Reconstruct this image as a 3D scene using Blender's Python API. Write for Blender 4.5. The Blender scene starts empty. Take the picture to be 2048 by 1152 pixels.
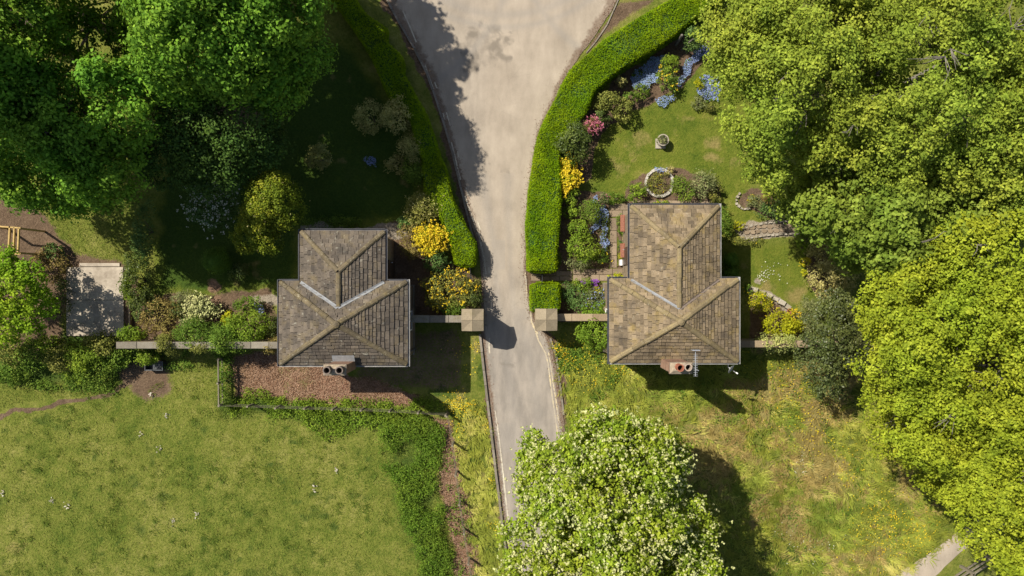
import bpy, bmesh, math, random
import numpy as np
from mathutils import Vector, Matrix

# ------------------------------------------------------------------ camera, sky, sun, exposure
SC = bpy.context.scene
COL = SC.collection
CAM_H = 40.0            # drone height above the road, metres
FOC = 1520.0            # focal length in photo pixels (2048 wide)
cam_d = bpy.data.cameras.new('camera')
cam_d.sensor_width = 36.0
cam_d.lens = 36.0 * FOC / 2048.0
cam_d.clip_start = 0.5
cam_d.clip_end = 2000.0
cam = bpy.data.objects.new('camera', cam_d)
cam.location = (0, 0, CAM_H)
COL.objects.link(cam)
SC.camera = cam

SUN_EL = math.radians(51.3)
SUN_H = Vector((-0.829, 0.559))          # towards the sun, on plan
to_sun = Vector((SUN_H.x*math.cos(SUN_EL), SUN_H.y*math.cos(SUN_EL), math.sin(SUN_EL)))
world = bpy.data.worlds.new('World')
SC.world = world
world.use_nodes = True
wn = world.node_tree.nodes
sky = wn.new('ShaderNodeTexSky')
sky.sky_type = 'NISHITA'
sky.sun_disc = False
sky.sun_elevation = SUN_EL
sky.sun_rotation = math.atan2(SUN_H.x, SUN_H.y)
sky.air_density = 1.0
sky.dust_density = 1.6
wn['Background'].inputs['Strength'].default_value = 0.072
world.node_tree.links.new(sky.outputs[0], wn['Background'].inputs['Color'])
sun_d = bpy.data.lights.new('sun', 'SUN')
sun_d.energy = 4.6
sun_d.angle = math.radians(0.5)
sun_d.color = (1.0, 0.94, 0.83)
sun = bpy.data.objects.new('sun', sun_d)
sun.rotation_euler = to_sun.to_track_quat('Z', 'Y').to_euler()
sun.location = to_sun * 80
COL.objects.link(sun)
SC.view_settings.view_transform = 'Standard'
SC.view_settings.look = 'None'
SC.view_settings.exposure = 0.62
SC.view_settings.gamma = 1.0
SC.view_settings.use_curve_mapping = False

# ------------------------------------------------------------------ helpers
R = np.random.default_rng(7)
random.seed(7)

def W(px, py, z=0.0):
    """survey: where a point seen at height z stands on the plan, in metres"""
    k = (CAM_H - z) / FOC
    return ((px - 1024.0) * k, (576.0 - py) * k)

def W3(px, py, z=0.0):
    x, y = W(px, py, z)
    return Vector((x, y, z))

def tag(o, label=None, cat=None, group=None, kind=None):
    if label: o['label'] = label
    if cat: o['category'] = cat
    if group: o['group'] = group
    if kind: o['kind'] = kind
    return o

def empty(name, loc=(0, 0, 0), rz=0.0):
    o = bpy.data.objects.new(name, None)
    o.location = loc
    o.rotation_euler = (0, 0, rz)
    o.empty_display_size = 0.2
    COL.objects.link(o)
    return o

def link(name, me, mat=None, parent=None):
    o = bpy.data.objects.new(name, me)
    COL.objects.link(o)
    if mat is not None and len(me.materials) == 0:
        me.materials.append(mat)
    if parent is not None:
        o.parent = parent
        # geometry is given in world metres; the parents are unrotated
        p = parent
        off = Vector((0, 0, 0))
        while p is not None:
            off += Vector(p.location)
            p = p.parent
        o.location = -off
    return o

def np_mesh(name, V, F, v=None, smooth=False):
    """V (n,3), F (m,k) -> mesh, optional per-vertex attribute 'v'"""
    V = np.asarray(V, dtype=np.float32)
    F = np.asarray(F, dtype=np.int32)
    me = bpy.data.meshes.new(name)
    k = F.shape[1]
    me.vertices.add(len(V))
    me.vertices.foreach_set('co', V.ravel())
    me.loops.add(F.size)
    me.loops.foreach_set('vertex_index', F.ravel())
    me.polygons.add(len(F))
    me.polygons.foreach_set('loop_start', np.arange(0, F.size, k, dtype=np.int32))
    me.polygons.foreach_set('loop_total', np.full(len(F), k, dtype=np.int32))
    if smooth:
        me.polygons.foreach_set('use_smooth', np.ones(len(F), dtype=bool))
    if v is not None:
        a = me.attributes.new('v', 'FLOAT', 'POINT')
        a.data.foreach_set('value', np.asarray(v, dtype=np.float32))
    me.update(calc_edges=True)
    return me

class MB:
    """collects boxes, prisms and tubes into one mesh"""
    def __init__(s): s.V = []; s.F = []
    def poly(s, pts, faces):
        b = len(s.V)
        s.V += [tuple(p) for p in pts]
        s.F += [tuple(i + b for i in f) for f in faces]
        return s
    def box(s, x0, x1, y0, y1, z0, z1):
        return s.poly([(x0,y0,z0),(x1,y0,z0),(x1,y1,z0),(x0,y1,z0),(x0,y0,z1),(x1,y0,z1),(x1,y1,z1),(x0,y1,z1)],
                      [(0,3,2,1),(4,5,6,7),(0,1,5,4),(1,2,6,5),(2,3,7,6),(3,0,4,7)])
    def bar(s, a, b, w, h, up=(0,0,1)):
        """rectangular bar from a to b"""
        a = Vector(a); b = Vector(b); d = (b - a).normalized(); up = Vector(up)
        if abs(d.dot(up)) > 0.98: up = Vector((1,0,0))
        r = d.cross(up).normalized() * w * .5
        u = r.cross(d).normalized() * h * .5
        pts = [a-r-u, a+r-u, a+r+u, a-r+u, b-r-u, b+r-u, b+r+u, b-r+u]
        return s.poly(pts, [(0,1,2,3),(7,6,5,4),(0,4,5,1),(1,5,6,2),(2,6,7,3),(3,7,4,0)])
    def tube(s, pts, rad, n=6, caps=True):
        pts = [Vector(p) for p in pts]
        b = len(s.V); m = len(pts)
        for i, p in enumerate(pts):
            d = (pts[min(i+1,m-1)] - pts[max(i-1,0)]).normalized()
            ref = Vector((0,0,1)) if abs(d.z) < .9 else Vector((1,0,0))
            u = d.cross(ref).normalized(); w = d.cross(u)
            for k in range(n):
                t = 2*math.pi*k/n
                q = p + (u*math.cos(t) + w*math.sin(t)) * rad[i]
                s.V.append((q.x,q.y,q.z))
        for i in range(m-1):
            for k in range(n):
                k2 = (k+1) % n
                s.F.append((b+i*n+k, b+i*n+k2, b+(i+1)*n+k2, b+(i+1)*n+k))
        if caps:
            s.F.append(tuple(b+k for k in range(n))[::-1])
            s.F.append(tuple(b+(m-1)*n+k for k in range(n)))
        return s
    def lathe(s, c, prof, n=16, cap=True):
        b = len(s.V)
        for r, z in prof:
            for k in range(n):
                t = 2*math.pi*k/n
                s.V.append((c[0]+r*math.cos(t), c[1]+r*math.sin(t), c[2]+z))
        for i in range(len(prof)-1):
            for k in range(n):
                k2 = (k+1) % n
                s.F.append((b+i*n+k, b+i*n+k2, b+(i+1)*n+k2, b+(i+1)*n+k))
        if cap:
            s.F.append(tuple(b+k for k in range(n))[::-1])
            s.F.append(tuple(b+(len(prof)-1)*n+k for k in range(n)))
        return s
    def mesh(s, name, v=None, smooth=False):
        me = bpy.data.meshes.new(name)
        me.from_pydata(s.V, [], s.F)
        if v is not None:
            a = me.attributes.new('v', 'FLOAT', 'POINT')
            a.data.foreach_set('value', np.full(len(s.V), v, dtype=np.float32) if np.isscalar(v) else np.asarray(v, dtype=np.float32))
        if smooth:
            me.polygons.foreach_set('use_smooth', np.ones(len(me.polygons), dtype=bool))
        me.update()
        return me
    def build(s, name, mat, parent=None, v=None, smooth=False):
        return link(name, s.mesh(name, v, smooth), mat, parent)

# --- value noise for plan maps
def _hash(ix, iy, seed):
    h = (ix.astype(np.int64)*374761393 + iy.astype(np.int64)*668265263 + seed*1442695041) & 0xffffffff
    h = ((h ^ (h >> 13)) * 1274126177) & 0xffffffff
    return ((h ^ (h >> 16)) & 0xffff) / 65535.0
def vnoise(x, y, seed=0):
    ix = np.floor(x); iy = np.floor(y)
    fx = x-ix; fy = y-iy
    fx = fx*fx*(3-2*fx); fy = fy*fy*(3-2*fy)
    a = _hash(ix,iy,seed); b = _hash(ix+1,iy,seed); c = _hash(ix,iy+1,seed); d = _hash(ix+1,iy+1,seed)
    return (a*(1-fx)+b*fx)*(1-fy) + (c*(1-fx)+d*fx)*fy
def fbm(x, y, seed=0, octv=4):
    t = 0; amp = .5; tot = 0
    for i in range(octv):
        t = t + amp*vnoise(x*2**i, y*2**i, seed+i*17); tot += amp; amp *= .5
    return t/tot
def in_poly(x, y, poly):
    inside = np.zeros(x.shape, dtype=bool)
    n = len(poly)
    for i in range(n):
        x0, y0 = poly[i]; x1, y1 = poly[(i+1) % n]
        c = ((y0 > y) != (y1 > y)) & (x < (x1-x0)*(y-y0)/((y1-y0) if y1 != y0 else 1e-9) + x0)
        inside ^= c
    return inside
def seg_dist(x, y, pts):
    d = np.full(x.shape, 1e9)
    for (x0,y0),(x1,y1) in zip(pts[:-1], pts[1:]):
        dx, dy = x1-x0, y1-y0
        t = np.clip(((x-x0)*dx+(y-y0)*dy)/(dx*dx+dy*dy+1e-9), 0, 1)
        d = np.minimum(d, np.hypot(x-x0-t*dx, y-y0-t*dy))
    return d
def poly_sd(x, y, poly):
    """signed distance, negative inside"""
    d = seg_dist(x, y, list(poly)+[poly[0]])
    return np.where(in_poly(x, y, poly), -d, d)

# ------------------------------------------------------------------ materials
class NT:
    def __init__(s, name):
        s.m = bpy.data.materials.new(name); s.m.use_nodes = True
        s.t = s.m.node_tree; s.n = s.t.nodes; s.b = s.n['Principled BSDF']; s.out = s.n['Material Output']
        s.b.inputs['Roughness'].default_value = .9
        s.b.inputs['Specular IOR Level'].default_value = .2
        s._c = None
    def L(s, a, b): s.t.links.new(a, b)
    def coord(s):
        if s._c is None:
            g = s.n.new('ShaderNodeNewGeometry'); s._c = g.outputs['Position']
        return s._c
    def scaled(s, sc, rot=0):
        m = s.n.new('ShaderNodeMapping'); m.inputs['Scale'].default_value = sc; m.inputs['Rotation'].default_value = (0,0,rot)
        s.L(s.coord(), m.inputs['Vector']); return m.outputs[0]
    def noise(s, scale, detail=3, rough=.6, vec=None, dist=0):
        n = s.n.new('ShaderNodeTexNoise'); n.inputs['Scale'].default_value = scale
        n.inputs['Detail'].default_value = detail; n.inputs['Roughness'].default_value = rough
        n.inputs['Distortion'].default_value = dist
        s.L(vec if vec is not None else s.coord(), n.inputs['Vector']); return n.outputs['Fac']
    def voro(s, scale, vec=None, feat='F1', out='Distance'):
        n = s.n.new('ShaderNodeTexVoronoi'); n.feature = feat; n.inputs['Scale'].default_value = scale
        s.L(vec if vec is not None else s.coord(), n.inputs['Vector']); return n.outputs[out]
    def attr(s, name, out='Fac'):
        a = s.n.new('ShaderNodeAttribute'); a.attribute_name = name; return a.outputs[out]
    def ramp(s, fac, stops, interp='LINEAR'):
        r = s.n.new('ShaderNodeValToRGB'); r.color_ramp.interpolation = interp
        e = r.color_ramp.elements
        while len(e) < len(stops): e.new(.5)
        for el, (p, c) in zip(e, stops):
            el.position = p; el.color = (c[0], c[1], c[2], 1) if not np.isscalar(c) else (c, c, c, 1)
        s.L(fac, r.inputs[0]); return r.outputs[0]
    def mix(s, f, a, b, blend='MIX'):
        m = s.n.new('ShaderNodeMix'); m.data_type = 'RGBA'; m.blend_type = blend
        for k, q in ((0, f), (6, a), (7, b)):
            if isinstance(q, (int, float)): m.inputs[k].default_value = q if k == 0 else (q, q, q, 1)
            elif isinstance(q, tuple): m.inputs[k].default_value = (q[0], q[1], q[2], 1)
            else: s.L(q, m.inputs[k])
        return m.outputs[2]
    def math(s, op, a, b=0.0, clamp=False):
        m = s.n.new('ShaderNodeMath'); m.operation = op; m.use_clamp = clamp
        for k, q in ((0, a), (1, b)):
            if isinstance(q, (int, float)): m.inputs[k].default_value = q
            else: s.L(q, m.inputs[k])
        return m.outputs[0]
    def bump(s, h, strength=.5, dist=.02):
        b = s.n.new('ShaderNodeBump'); b.inputs['Strength'].default_value = strength; b.inputs['Distance'].default_value = dist
        s.L(h, b.inputs['Height']); s.L(b.outputs[0], s.b.inputs['Normal'])
    def done(s, col=None, rough=None, spec=None):
        if col is not None:
            if isinstance(col, tuple): s.b.inputs['Base Color'].default_value = (*col, 1)
            else: s.L(col, s.b.inputs['Base Color'])
        if rough is not None: s.b.inputs['Roughness'].default_value = rough
        if spec is not None: s.b.inputs['Specular IOR Level'].default_value = spec
        return s.m

def leaf_mat(name, dark, mid, light, trans=.35, rough=.65, spec=.12, k=(1.75,1.6,1.0)):
    if isinstance(k, (int, float)): k = (k, k, k)
    dark, mid, light = [tuple(min(.85, x*q) for x, q in zip(c, k)) for c in (dark, mid, light)]
    t = NT(name)
    v = t.attr('v')
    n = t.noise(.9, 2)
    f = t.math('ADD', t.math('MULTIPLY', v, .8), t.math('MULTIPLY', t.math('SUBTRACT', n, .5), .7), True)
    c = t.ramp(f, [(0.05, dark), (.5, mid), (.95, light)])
    hs = t.n.new('ShaderNodeHueSaturation'); t.L(c, hs.inputs['Color'])
    t.L(t.ramp(t.noise(.33, 3), [(.3, .485), (.7, .515)]), hs.inputs['Hue']); t.L(t.ramp(t.noise(1.9, 2), [(.3, .82), (.7, 1.12)]), hs.inputs['Value']); c = hs.outputs[0]
    t.done(c, rough, spec)
    tr = t.n.new('ShaderNodeBsdfTranslucent'); t.L(t.mix(.3, c, (light[0]*1.1, light[1]*1.1, light[2])), tr.inputs[0])
    ms = t.n.new('ShaderNodeMixShader'); ms.inputs[0].default_value = trans
    t.L(t.b.outputs[0], ms.inputs[1]); t.L(tr.outputs[0], ms.inputs[2]); t.L(ms.outputs[0], t.out.inputs[0])
    return t.m

def plain(name, col, rough=.8, spec=.2, var=.25, scale=6.0, metallic=0.0, bump=0.0):
    t = NT(name)
    n = t.noise(scale, 4)
    c = t.mix(t.ramp(n, [(.3, 0.0), (.7, 1.0)]), tuple(x*(1-var) for x in col), tuple(min(1, x*(1+var)) for x in col))
    t.b.inputs['Metallic'].default_value = metallic
    if bump: t.bump(n, bump, .02)
    return t.done(c, rough, spec)

def var_mat(name, a, b, rough=.85, extra=None, scale=9.0, bump=.3):
    """stone pieces: per-piece attribute v picks a tone between a and b, with grain and lichen"""
    t = NT(name)
    v = t.attr('v')
    n1 = t.noise(scale, 5); n2 = t.noise(2.2, 3); n3 = t.noise(26, 2)
    f = t.math('ADD', t.math('MULTIPLY', v, .55), t.math('ADD', t.math('MULTIPLY', n1, .45), t.math('MULTIPLY', t.math('SUBTRACT', n2, .5), .6)), True)
    c = t.ramp(f, [(.15, a), (.9, b)])
    if extra:
        for (col, sc, lo, hi, amt) in extra:
            n = t.noise(sc, 4, .65)
            c = t.mix(t.math('MULTIPLY', t.ramp(n, [(lo, 0.0), (hi, 1.0)]), amt), c, col)
    c = t.mix(.4, c, t.ramp(n3, [(.3, 0.25), (.7, 1.0)]), 'MULTIPLY')
    t.bump(n1, bump, .02)
    return t.done(c, rough, .15)

M = {}
# ------------------------------------------------------------------ ground
def ground_material():
    t = NT('ground')
    a = t.n.new('ShaderNodeAttribute'); a.attribute_name = 'ga'
    sa = t.n.new('ShaderNodeSeparateColor'); t.L(a.outputs['Color'], sa.inputs[0])
    b = t.n.new('ShaderNodeAttribute'); b.attribute_name = 'gb'
    sb = t.n.new('ShaderNodeSeparateColor'); t.L(b.outputs['Color'], sb.inputs[0])
    soil, litter, dry = sa.outputs[0], sa.outputs[1], sa.outputs[2]
    lush, mown, bare = sb.outputs[0], sb.outputs[1], sb.outputs[2]
    big = t.noise(.28, 3); mid = t.noise(1.7, 4, .65); fine = t.noise(9, 4, .7); vfine = t.noise(34, 2)
    f = t.math('ADD', t.math('MULTIPLY', big, .35), t.math('MULTIPLY', mid, .35))
    f = t.math('ADD', f, t.math('MULTIPLY', fine, .3))
    rough_grass = t.ramp(f, [(.34, (.046, .085, .012)), (.43, (.108, .142, .020)), (.52, (.180, .195, .036)), (.65, (.290, .270, .078))])
    mown_grass = t.ramp(f, [(.34, (.050, .090, .010)), (.45, (.105, .142, .016)), (.54, (.155, .178, .024)), (.66, (.24, .225, .05))])
    c = t.mix(mown, rough_grass, mown_grass)
    def gate(w, n, lo=.42, hi=.58, k=.9):
        s = t.math('ADD', w, t.math('MULTIPLY', t.math('SUBTRACT', n, .5), k))
        return t.ramp(s, [(lo, 0.0), (hi, 1.0)])
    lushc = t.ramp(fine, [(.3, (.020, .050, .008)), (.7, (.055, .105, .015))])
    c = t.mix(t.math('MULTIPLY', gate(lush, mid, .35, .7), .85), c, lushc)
    dryc = t.ramp(fine, [(.3, (.19, .155, .05)), (.7, (.36, .28, .11))])
    c = t.mix(t.math('MULTIPLY', gate(dry, mid, .35, .7, 1.0), .8), c, dryc)
    soilc = t.ramp(t.math('ADD', t.math('MULTIPLY', fine, .6), t.math('MULTIPLY', mid, .4)), [(.3, (.075, .05, .032)), (.5, (.15, .10, .063)), (.7, (.24, .17, .11))])
    c = t.mix(gate(soil, fine, .4, .62, .8), c, soilc)
    litc = t.ramp(t.noise(22, 3, .7), [(.3, (.12, .068, .04)), (.5, (.26, .16, .10)), (.72, (.42, .29, .20))])
    c = t.mix(gate(litter, mid, .38, .62, .7), c, litc)
    barec = t.ramp(fine, [(.3, (.24, .20, .15)), (.7, (.40, .34, .26))])
    c = t.mix(gate(bare, fine, .4, .62, .6), c, barec)
    c = t.mix(.35, c, t.ramp(vfine, [(.25, 0.35), (.75, 1.0)]), 'MULTIPLY')
    t.bump(t.math('ADD', fine, t.math('MULTIPLY', vfine, .5)), .9, .09)
    return t.done(c, .95, .1)
M['ground'] = ground_material()

ROAD = [(-420,-700,2900),(-260,150,1850),(-120,600,1420),(-40,740,1270),(0,772,1235),(50,800,1205),(100,831,1168),(150,856,1135),(210,877,1103),(260,893,1083),(310,908,1072),
        (370,922,1062),(430,938,1056),(490,955,1053),(540,963,1052),(600,962,1058),(640,962,1068),(680,962,1098),(720,967,1110),(770,973,1117),
        (820,979,1124),(900,987,1134),(980,996,1143),(1060,1006,1152),(1152,1020,1165),(1320,1047,1192)]
def wp(pts, z=0.0): return [W(px, py, z) for px, py in pts]
road_poly = wp([(l, y) for y, l, r in ROAD] + [(r, y) for y, l, r in ROAD[::-1]])

GX0, GX1, GY0, GY1, GS = -30.0, 30.0, -17.5, 17.5, 0.15
nx = int((GX1-GX0)/GS)+1; ny = int((GY1-GY0)/GS)+1
gx, gy = np.meshgrid(np.linspace(GX0, GX1, nx), np.linspace(GY0, GY1, ny))
wob = .35
qx = gx + (fbm(gx*1.3, gy*1.3, 3)-.5)*2*wob; qy = gy + (fbm(gx*1.3, gy*1.3, 9)-.5)*2*wob   # ragged edges
def soft(poly, edge=.35): return np.clip(.5 - poly_sd(qx, qy, poly)/(2*edge), 0, 1)
def line(pts, w, edge=.2): return np.clip(.5 - (seg_dist(qx, qy, wp(pts)) - w)/(2*edge), 0, 1)
def blob(px, py, r, edge=.5):
    x, y = W(px, py); return np.clip(.5 - (np.hypot(qx-x, qy-y) - r/38.0)/(2*edge), 0, 1)
Z = np.zeros_like(gx)
soil, litter, dry, lush, mown, bare = [Z.copy() for _ in range(6)]
def up(a, b, k=1.0): np.maximum(a, b*k, out=a)
big = fbm(gx*.45, gy*.45, 21); mid = fbm(gx*1.6, gy*1.6, 33)

field_p = wp([(-200,842),(0,835),(120,805),(260,765),(330,770),(450,808),(880,828),(905,850),(925,960),(950,1090),(965,1200),(965,1320),(-200,1320)])
meadow_p = wp([(1105,690),(1220,690),(1230,705),(1440,705),(1480,695),(1620,697),(1720,720),(2200,760),(2200,960),(1950,1070),(1790,1155),(1700,1320),(1195,1320),(1165,1152),(1130,850),(1115,760)])
lawnR_p = wp([(1180,350),(1185,270),(1230,235),(1290,222),(1340,205),(1400,125),(1440,90),(1560,120),(1560,330),(1470,395),(1435,405),(1430,350),(1330,335),(1290,345),(1235,395),(1190,395)])
lawnE_p = wp([(1440,420),(1470,395),(1520,440),(1500,458),(1460,470),(1475,490),(1600,480),(1615,500),(1605,560),(1640,600),(1570,610),(1500,560),(1440,560),(1440,470)])
lawnL_p = wp([(560,60),(700,90),(760,180),(830,290),(845,390),(810,440),(610,455),(595,470),(600,560),(540,580),(320,590),(310,480),(330,300),(430,180)])
verge_p = wp([(815,650),(962,655),(975,790),(1020,1152),(1045,1320),(965,1320),(945,1090),(905,850),(895,790),(815,780)])
yard_p = wp([(-200,370),(280,370),(290,560),(240,690),(-200,690)])
up(mown, soft(lawnR_p, .2)); up(mown, soft(lawnE_p, .2)); up(mown, soft(lawnL_p, .3))
# field: weeds, worn corner, trodden path
fm = soft(field_p, .3)
up(lush, fm*np.clip((fbm(gx*1.0, gy*1.0, 22)-.60)*5, 0, 1), .6)
up(lush, fm*np.clip((mid-.64)*8, 0, 1), .6)
up(dry, fm*np.clip((fbm(gx*.8, gy*.8, 77)-.6)*4, 0, 1), .55)
up(lush, line([(455,812),(560,815),(700,835),(800,850)], .5, .5), .9)
up(lush, soft(wp([(770,840),(840,830),(890,850),(880,960),(895,1060),(900,1180),(850,1180),(800,1060),(760,920)]), .7), .62)
path_px = [(-120,850),(0,832),(60,818),(130,805),(190,795),(235,780),(262,762)]
up(soil, line(path_px, .14, .08)); up(soil, blob(300,755,42,.6)); up(soil, blob(262,745,25,.5), .9)
# leaf litter behind the left lodge and along the fence
up(litter, soft(wp([(462,718),(560,700),(700,745),(835,790),(840,812),(700,808),(470,795)]), .35))
up(litter, soft(wp([(870,838),(905,835),(915,900),(935,990),(955,1110),(950,1200),(915,1200),(905,1080),(880,960),(890,900)]), .35))
up(lush, blob(560,752,50,.9), .35); litter *= 1-.4*np.clip(1.4*blob(590,752,45,.9), 0, 1)
up(soil, soft(wp([(700,735),(830,650),(930,650),(932,780),(720,780)]), .4), .55)
# verge
vm = soft(verge_p, .2)
up(dry, vm*np.clip((fbm(gx*1.1, gy*.7, 5)-.45)*4, 0, 1), .55); up(lush, vm*np.clip((fbm(gx*1.2, gy*.9, 15)-.52)*5, 0, 1), .7)
# meadow
mm = soft(meadow_p, .3)
dfield = np.clip((fbm(gx*.75+3, gy*.75, 51)-.39)*4.5, 0, 1)
dfield *= np.clip(blob(1600,880,260,3.5)*1.3, 0, 1)
up(dry, mm*dfield); up(lush, mm*np.clip((fbm(gx*.6, gy*.6, 61)-.5)*5, 0, 1)*(1-.8*dfield), .45)
up(lush, blob(1200,735,70,1.2), .6); up(lush, blob(1690,830,60,1.2), .7); up(lush, blob(1560,1100,70,1.4), .7)
# garden beds
for p in ([(1130,290),(1150,250),(1200,200),(1240,150),(1310,105),(1390,60),(1450,90),(1400,130),(1360,175),(1300,210),(1215,250),(1190,290),(1180,360),(1120,390)],
          [(1118,385),(1215,385),(1215,540),(1118,540)], [(1120,565),(1225,565),(1225,640),(1120,640)],
          [(1245,395),(1262,360),(1310,335),(1370,340),(1440,380),(1440,405),(1245,405)],
          [(1480,385),(1500,372),(1560,395),(1600,420),(1600,450),(1540,440),(1500,420),(1480,410)],
          [(1500,575),(1540,590),(1605,640),(1590,690),(1500,690)], [(1600,470),(1640,470),(1680,560),(1640,600),(1615,570)],
          [(1232,430),(1258,430),(1258,560),(1232,560)]):
    up(soil, soft(wp(p), .15))
up(bare, soft(wp([(1465,455),(1500,447),(1540,440),(1590,445),(1602,470),(1540,474),(1480,480)]), .1))
up(bare, soft(wp([(1500,572),(1530,580),(1580,610),(1570,622),(1520,596),(1495,590)]), .1))
up(dry, blob(1425,285,16,.4), .8); up(dry, blob(1420,318,10,.3), .8); up(dry, mown*np.clip((fbm(gx*.9, gy*.9, 91)-.58)*5, 0, 1), .5)
up(bare, blob(1513,560,6,.15)); up(dry, blob(1530,575,14,.4)); up(dry, blob(1590,590,18,.5))
# left garden
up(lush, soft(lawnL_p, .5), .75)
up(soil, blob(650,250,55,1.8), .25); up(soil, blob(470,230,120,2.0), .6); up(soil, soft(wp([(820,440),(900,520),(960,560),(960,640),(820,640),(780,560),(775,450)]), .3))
up(soil, soft(wp([(310,590),(540,580),(560,690),(250,690),(270,600)]), .3), .9); up(litter, blob(430,570,14,.3)); up(litter, blob(435,600,12,.3))
up(bare, soft(wp([(600,448),(800,448),(835,470),(800,480),(600,462)]), .12), .8); up(bare, soft(wp([(500,590),(562,590),(562,612),(500,615)]), .2), .7)
# yard on the left
up(soil, soft(wp([(-50,400),(30,385),(90,430),(150,500),(250,520),(262,540),(130,540),(120,700),(-50,700)]), .4)); up(litter, blob(110,510,35,.8), .7)
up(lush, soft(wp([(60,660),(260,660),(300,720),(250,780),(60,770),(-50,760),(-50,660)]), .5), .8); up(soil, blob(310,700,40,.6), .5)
up(soil, soft(wp([(240,545),(275,545),(280,670),(250,670)]), .15))
# verges of the junction
up(soil, soft(wp([(1240,0),(1225,30),(1195,70),(1165,105),(1190,100),(1215,70),(1262,35),(1330,-10)]), .2), .75); up(dry, soft(wp([(1245,-5),(1215,60),(1225,70),(1320,0)]), .3), .6)
up(soil, line([(768,0),(800,50),(830,100),(857,150),(878,210),(893,262),(908,310),(922,372),(938,432),(952,490)], .3, .15), .9)
up(soil, line([(966,690),(975,790),(990,930),(1005,1040)], .15, .1), .9)
up(soil, line([(1052,545),(1060,600),(1066,640),(1100,690),(1120,770),(1128,840)], .35, .2), .9)

# relief: nothing near the road and the paved parts
rd = poly_sd(gx, gy, road_poly)
flat = np.clip((rd-.2)/.8, 0, 1)
rough_amp = np.where(mown > .5, .012, .045)
gz = (fbm(gx*1.1, gy*1.1, 41)-.5)*2*rough_amp*flat + (fbm(gx*.25, gy*.25, 43)-.5)*.10*flat - .02
GZ = gz
def ground_z(x, y):
    i = np.clip(((np.asarray(y)-GY0)/GS).round().astype(int), 0, ny-1); j = np.clip(((np.asarray(x)-GX0)/GS).round().astype(int), 0, nx-1)
    return GZ[i, j]
def sample(arr, x, y):
    i = np.clip(((np.asarray(y)-GY0)/GS).round().astype(int), 0, ny-1); j = np.clip(((np.asarray(x)-GX0)/GS).round().astype(int), 0, nx-1)
    return arr[i, j]

idx = np.arange(nx*ny).reshape(ny, nx)
quads = np.stack([idx[:-1,:-1], idx[:-1,1:], idx[1:,1:], idx[1:,:-1]], -1).reshape(-1, 4)
cx = ((gx[:-1,:-1]+gx[1:,1:])/2).ravel(); cy = ((gy[:-1,:-1]+gy[1:,1:])/2).ravel()
region = np.zeros(len(quads), dtype=int)
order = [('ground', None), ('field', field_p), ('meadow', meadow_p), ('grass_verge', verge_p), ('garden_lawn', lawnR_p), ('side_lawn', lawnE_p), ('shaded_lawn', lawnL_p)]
for k, (nm, p) in enumerate(order):
    if p is not None: region[in_poly(cx, cy, p)] = k
region[(seg_dist(cx, cy, wp(path_px)) < .22)] = len(order); order.append(('footpath', None))
GV = np.stack([gx.ravel(), gy.ravel(), gz.ravel()], -1)
GA = np.stack([soil.ravel(), litter.ravel(), dry.ravel(), np.ones(nx*ny)], -1)
GB = np.stack([lush.ravel(), mown.ravel(), bare.ravel(), np.ones(nx*ny)], -1)
for k, (nm, p) in enumerate(order):
    q = quads[region == k]
    used, inv = np.unique(q.ravel(), return_inverse=True)
    me = np_mesh(nm, GV[used], inv.reshape(-1, 4), smooth=True)
    for an, arr in (('ga', GA), ('gb', GB)):
        at = me.attributes.new(an, 'FLOAT_COLOR', 'POINT'); at.data.foreach_set('color', arr[used].astype(np.float32).ravel())
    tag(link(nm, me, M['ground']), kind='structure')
# the land beyond
o = MB().poly([(-600,-600,-.12),(600,-600,-.12),(600,600,-.12),(-600,600,-.12)], [(0,1,2,3)]).build('terrain', M['ground'])
tag(o, kind='structure')

# ------------------------------------------------------------------ road, lines, kerbs, paths
def road_material():
    t = NT('road')
    st = t.attr('stain'); du = t.attr('dust')
    big = t.noise(.5, 4); mid = t.noise(2.6, 5, .65); fine = t.noise(30, 3, .7)
    streak = t.noise(1.0, 4, .6, t.scaled((1.6, .5, 1)))
    base = t.ramp(t.math('ADD', t.math('MULTIPLY', big, .5), t.math('MULTIPLY', streak, .5)), [(.35, (.315, .262, .20)), (.55, (.42, .352, .272)), (.7, (.50, .42, .325))])
    grey = t.ramp(streak, [(.35, (.23, .205, .175)), (.65, (.36, .315, .262))])
    c = t.mix(du, grey, base)
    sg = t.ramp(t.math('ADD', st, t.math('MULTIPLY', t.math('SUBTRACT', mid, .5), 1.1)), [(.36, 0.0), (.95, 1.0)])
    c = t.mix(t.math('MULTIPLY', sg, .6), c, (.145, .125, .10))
    pa = t.attr('patch')
    c = t.mix(t.math('MULTIPLY', pa, .6), c, (.29, .262, .228))
    agg = t.ramp(t.noise(70, 2, .8), [(.35, 0.55), (.65, 1.0)])
    c = t.mix(.5, c, agg, 'MULTIPLY')
    crack = t.ramp(t.voro(.55, t.scaled((1, .8, 1)), 'DISTANCE_TO_EDGE'), [(0.0, 1.0), (.012, 0.0)])
    gatec = t.ramp(t.noise(.7, 2), [(.52, 0.0), (.6, 1.0)])
    c = t.mix(t.math('MULTIPLY', t.math('MULTIPLY', crack, gatec), .12), c, (.09, .08, .07))
    ear = t.attr('earth')
    eg = t.ramp(t.math('ADD', ear, t.math('MULTIPLY', t.math('SUBTRACT', mid, .5), .9)), [(.4, 0.0), (.65, 1.0)])
    c = t.mix(t.math('MULTIPLY', eg, .75), c, t.ramp(fine, [(.3, (.11, .075, .05)), (.7, (.22, .155, .11))]))
    c = t.mix(.3, c, t.ramp(fine, [(.3, 0.5), (.7, 1.0)]), 'MULTIPLY')
    t.bump(t.math('ADD', fine, mid), .35, .015)
    return t.done(c, .92, .15)
M['road'] = road_material()
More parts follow.
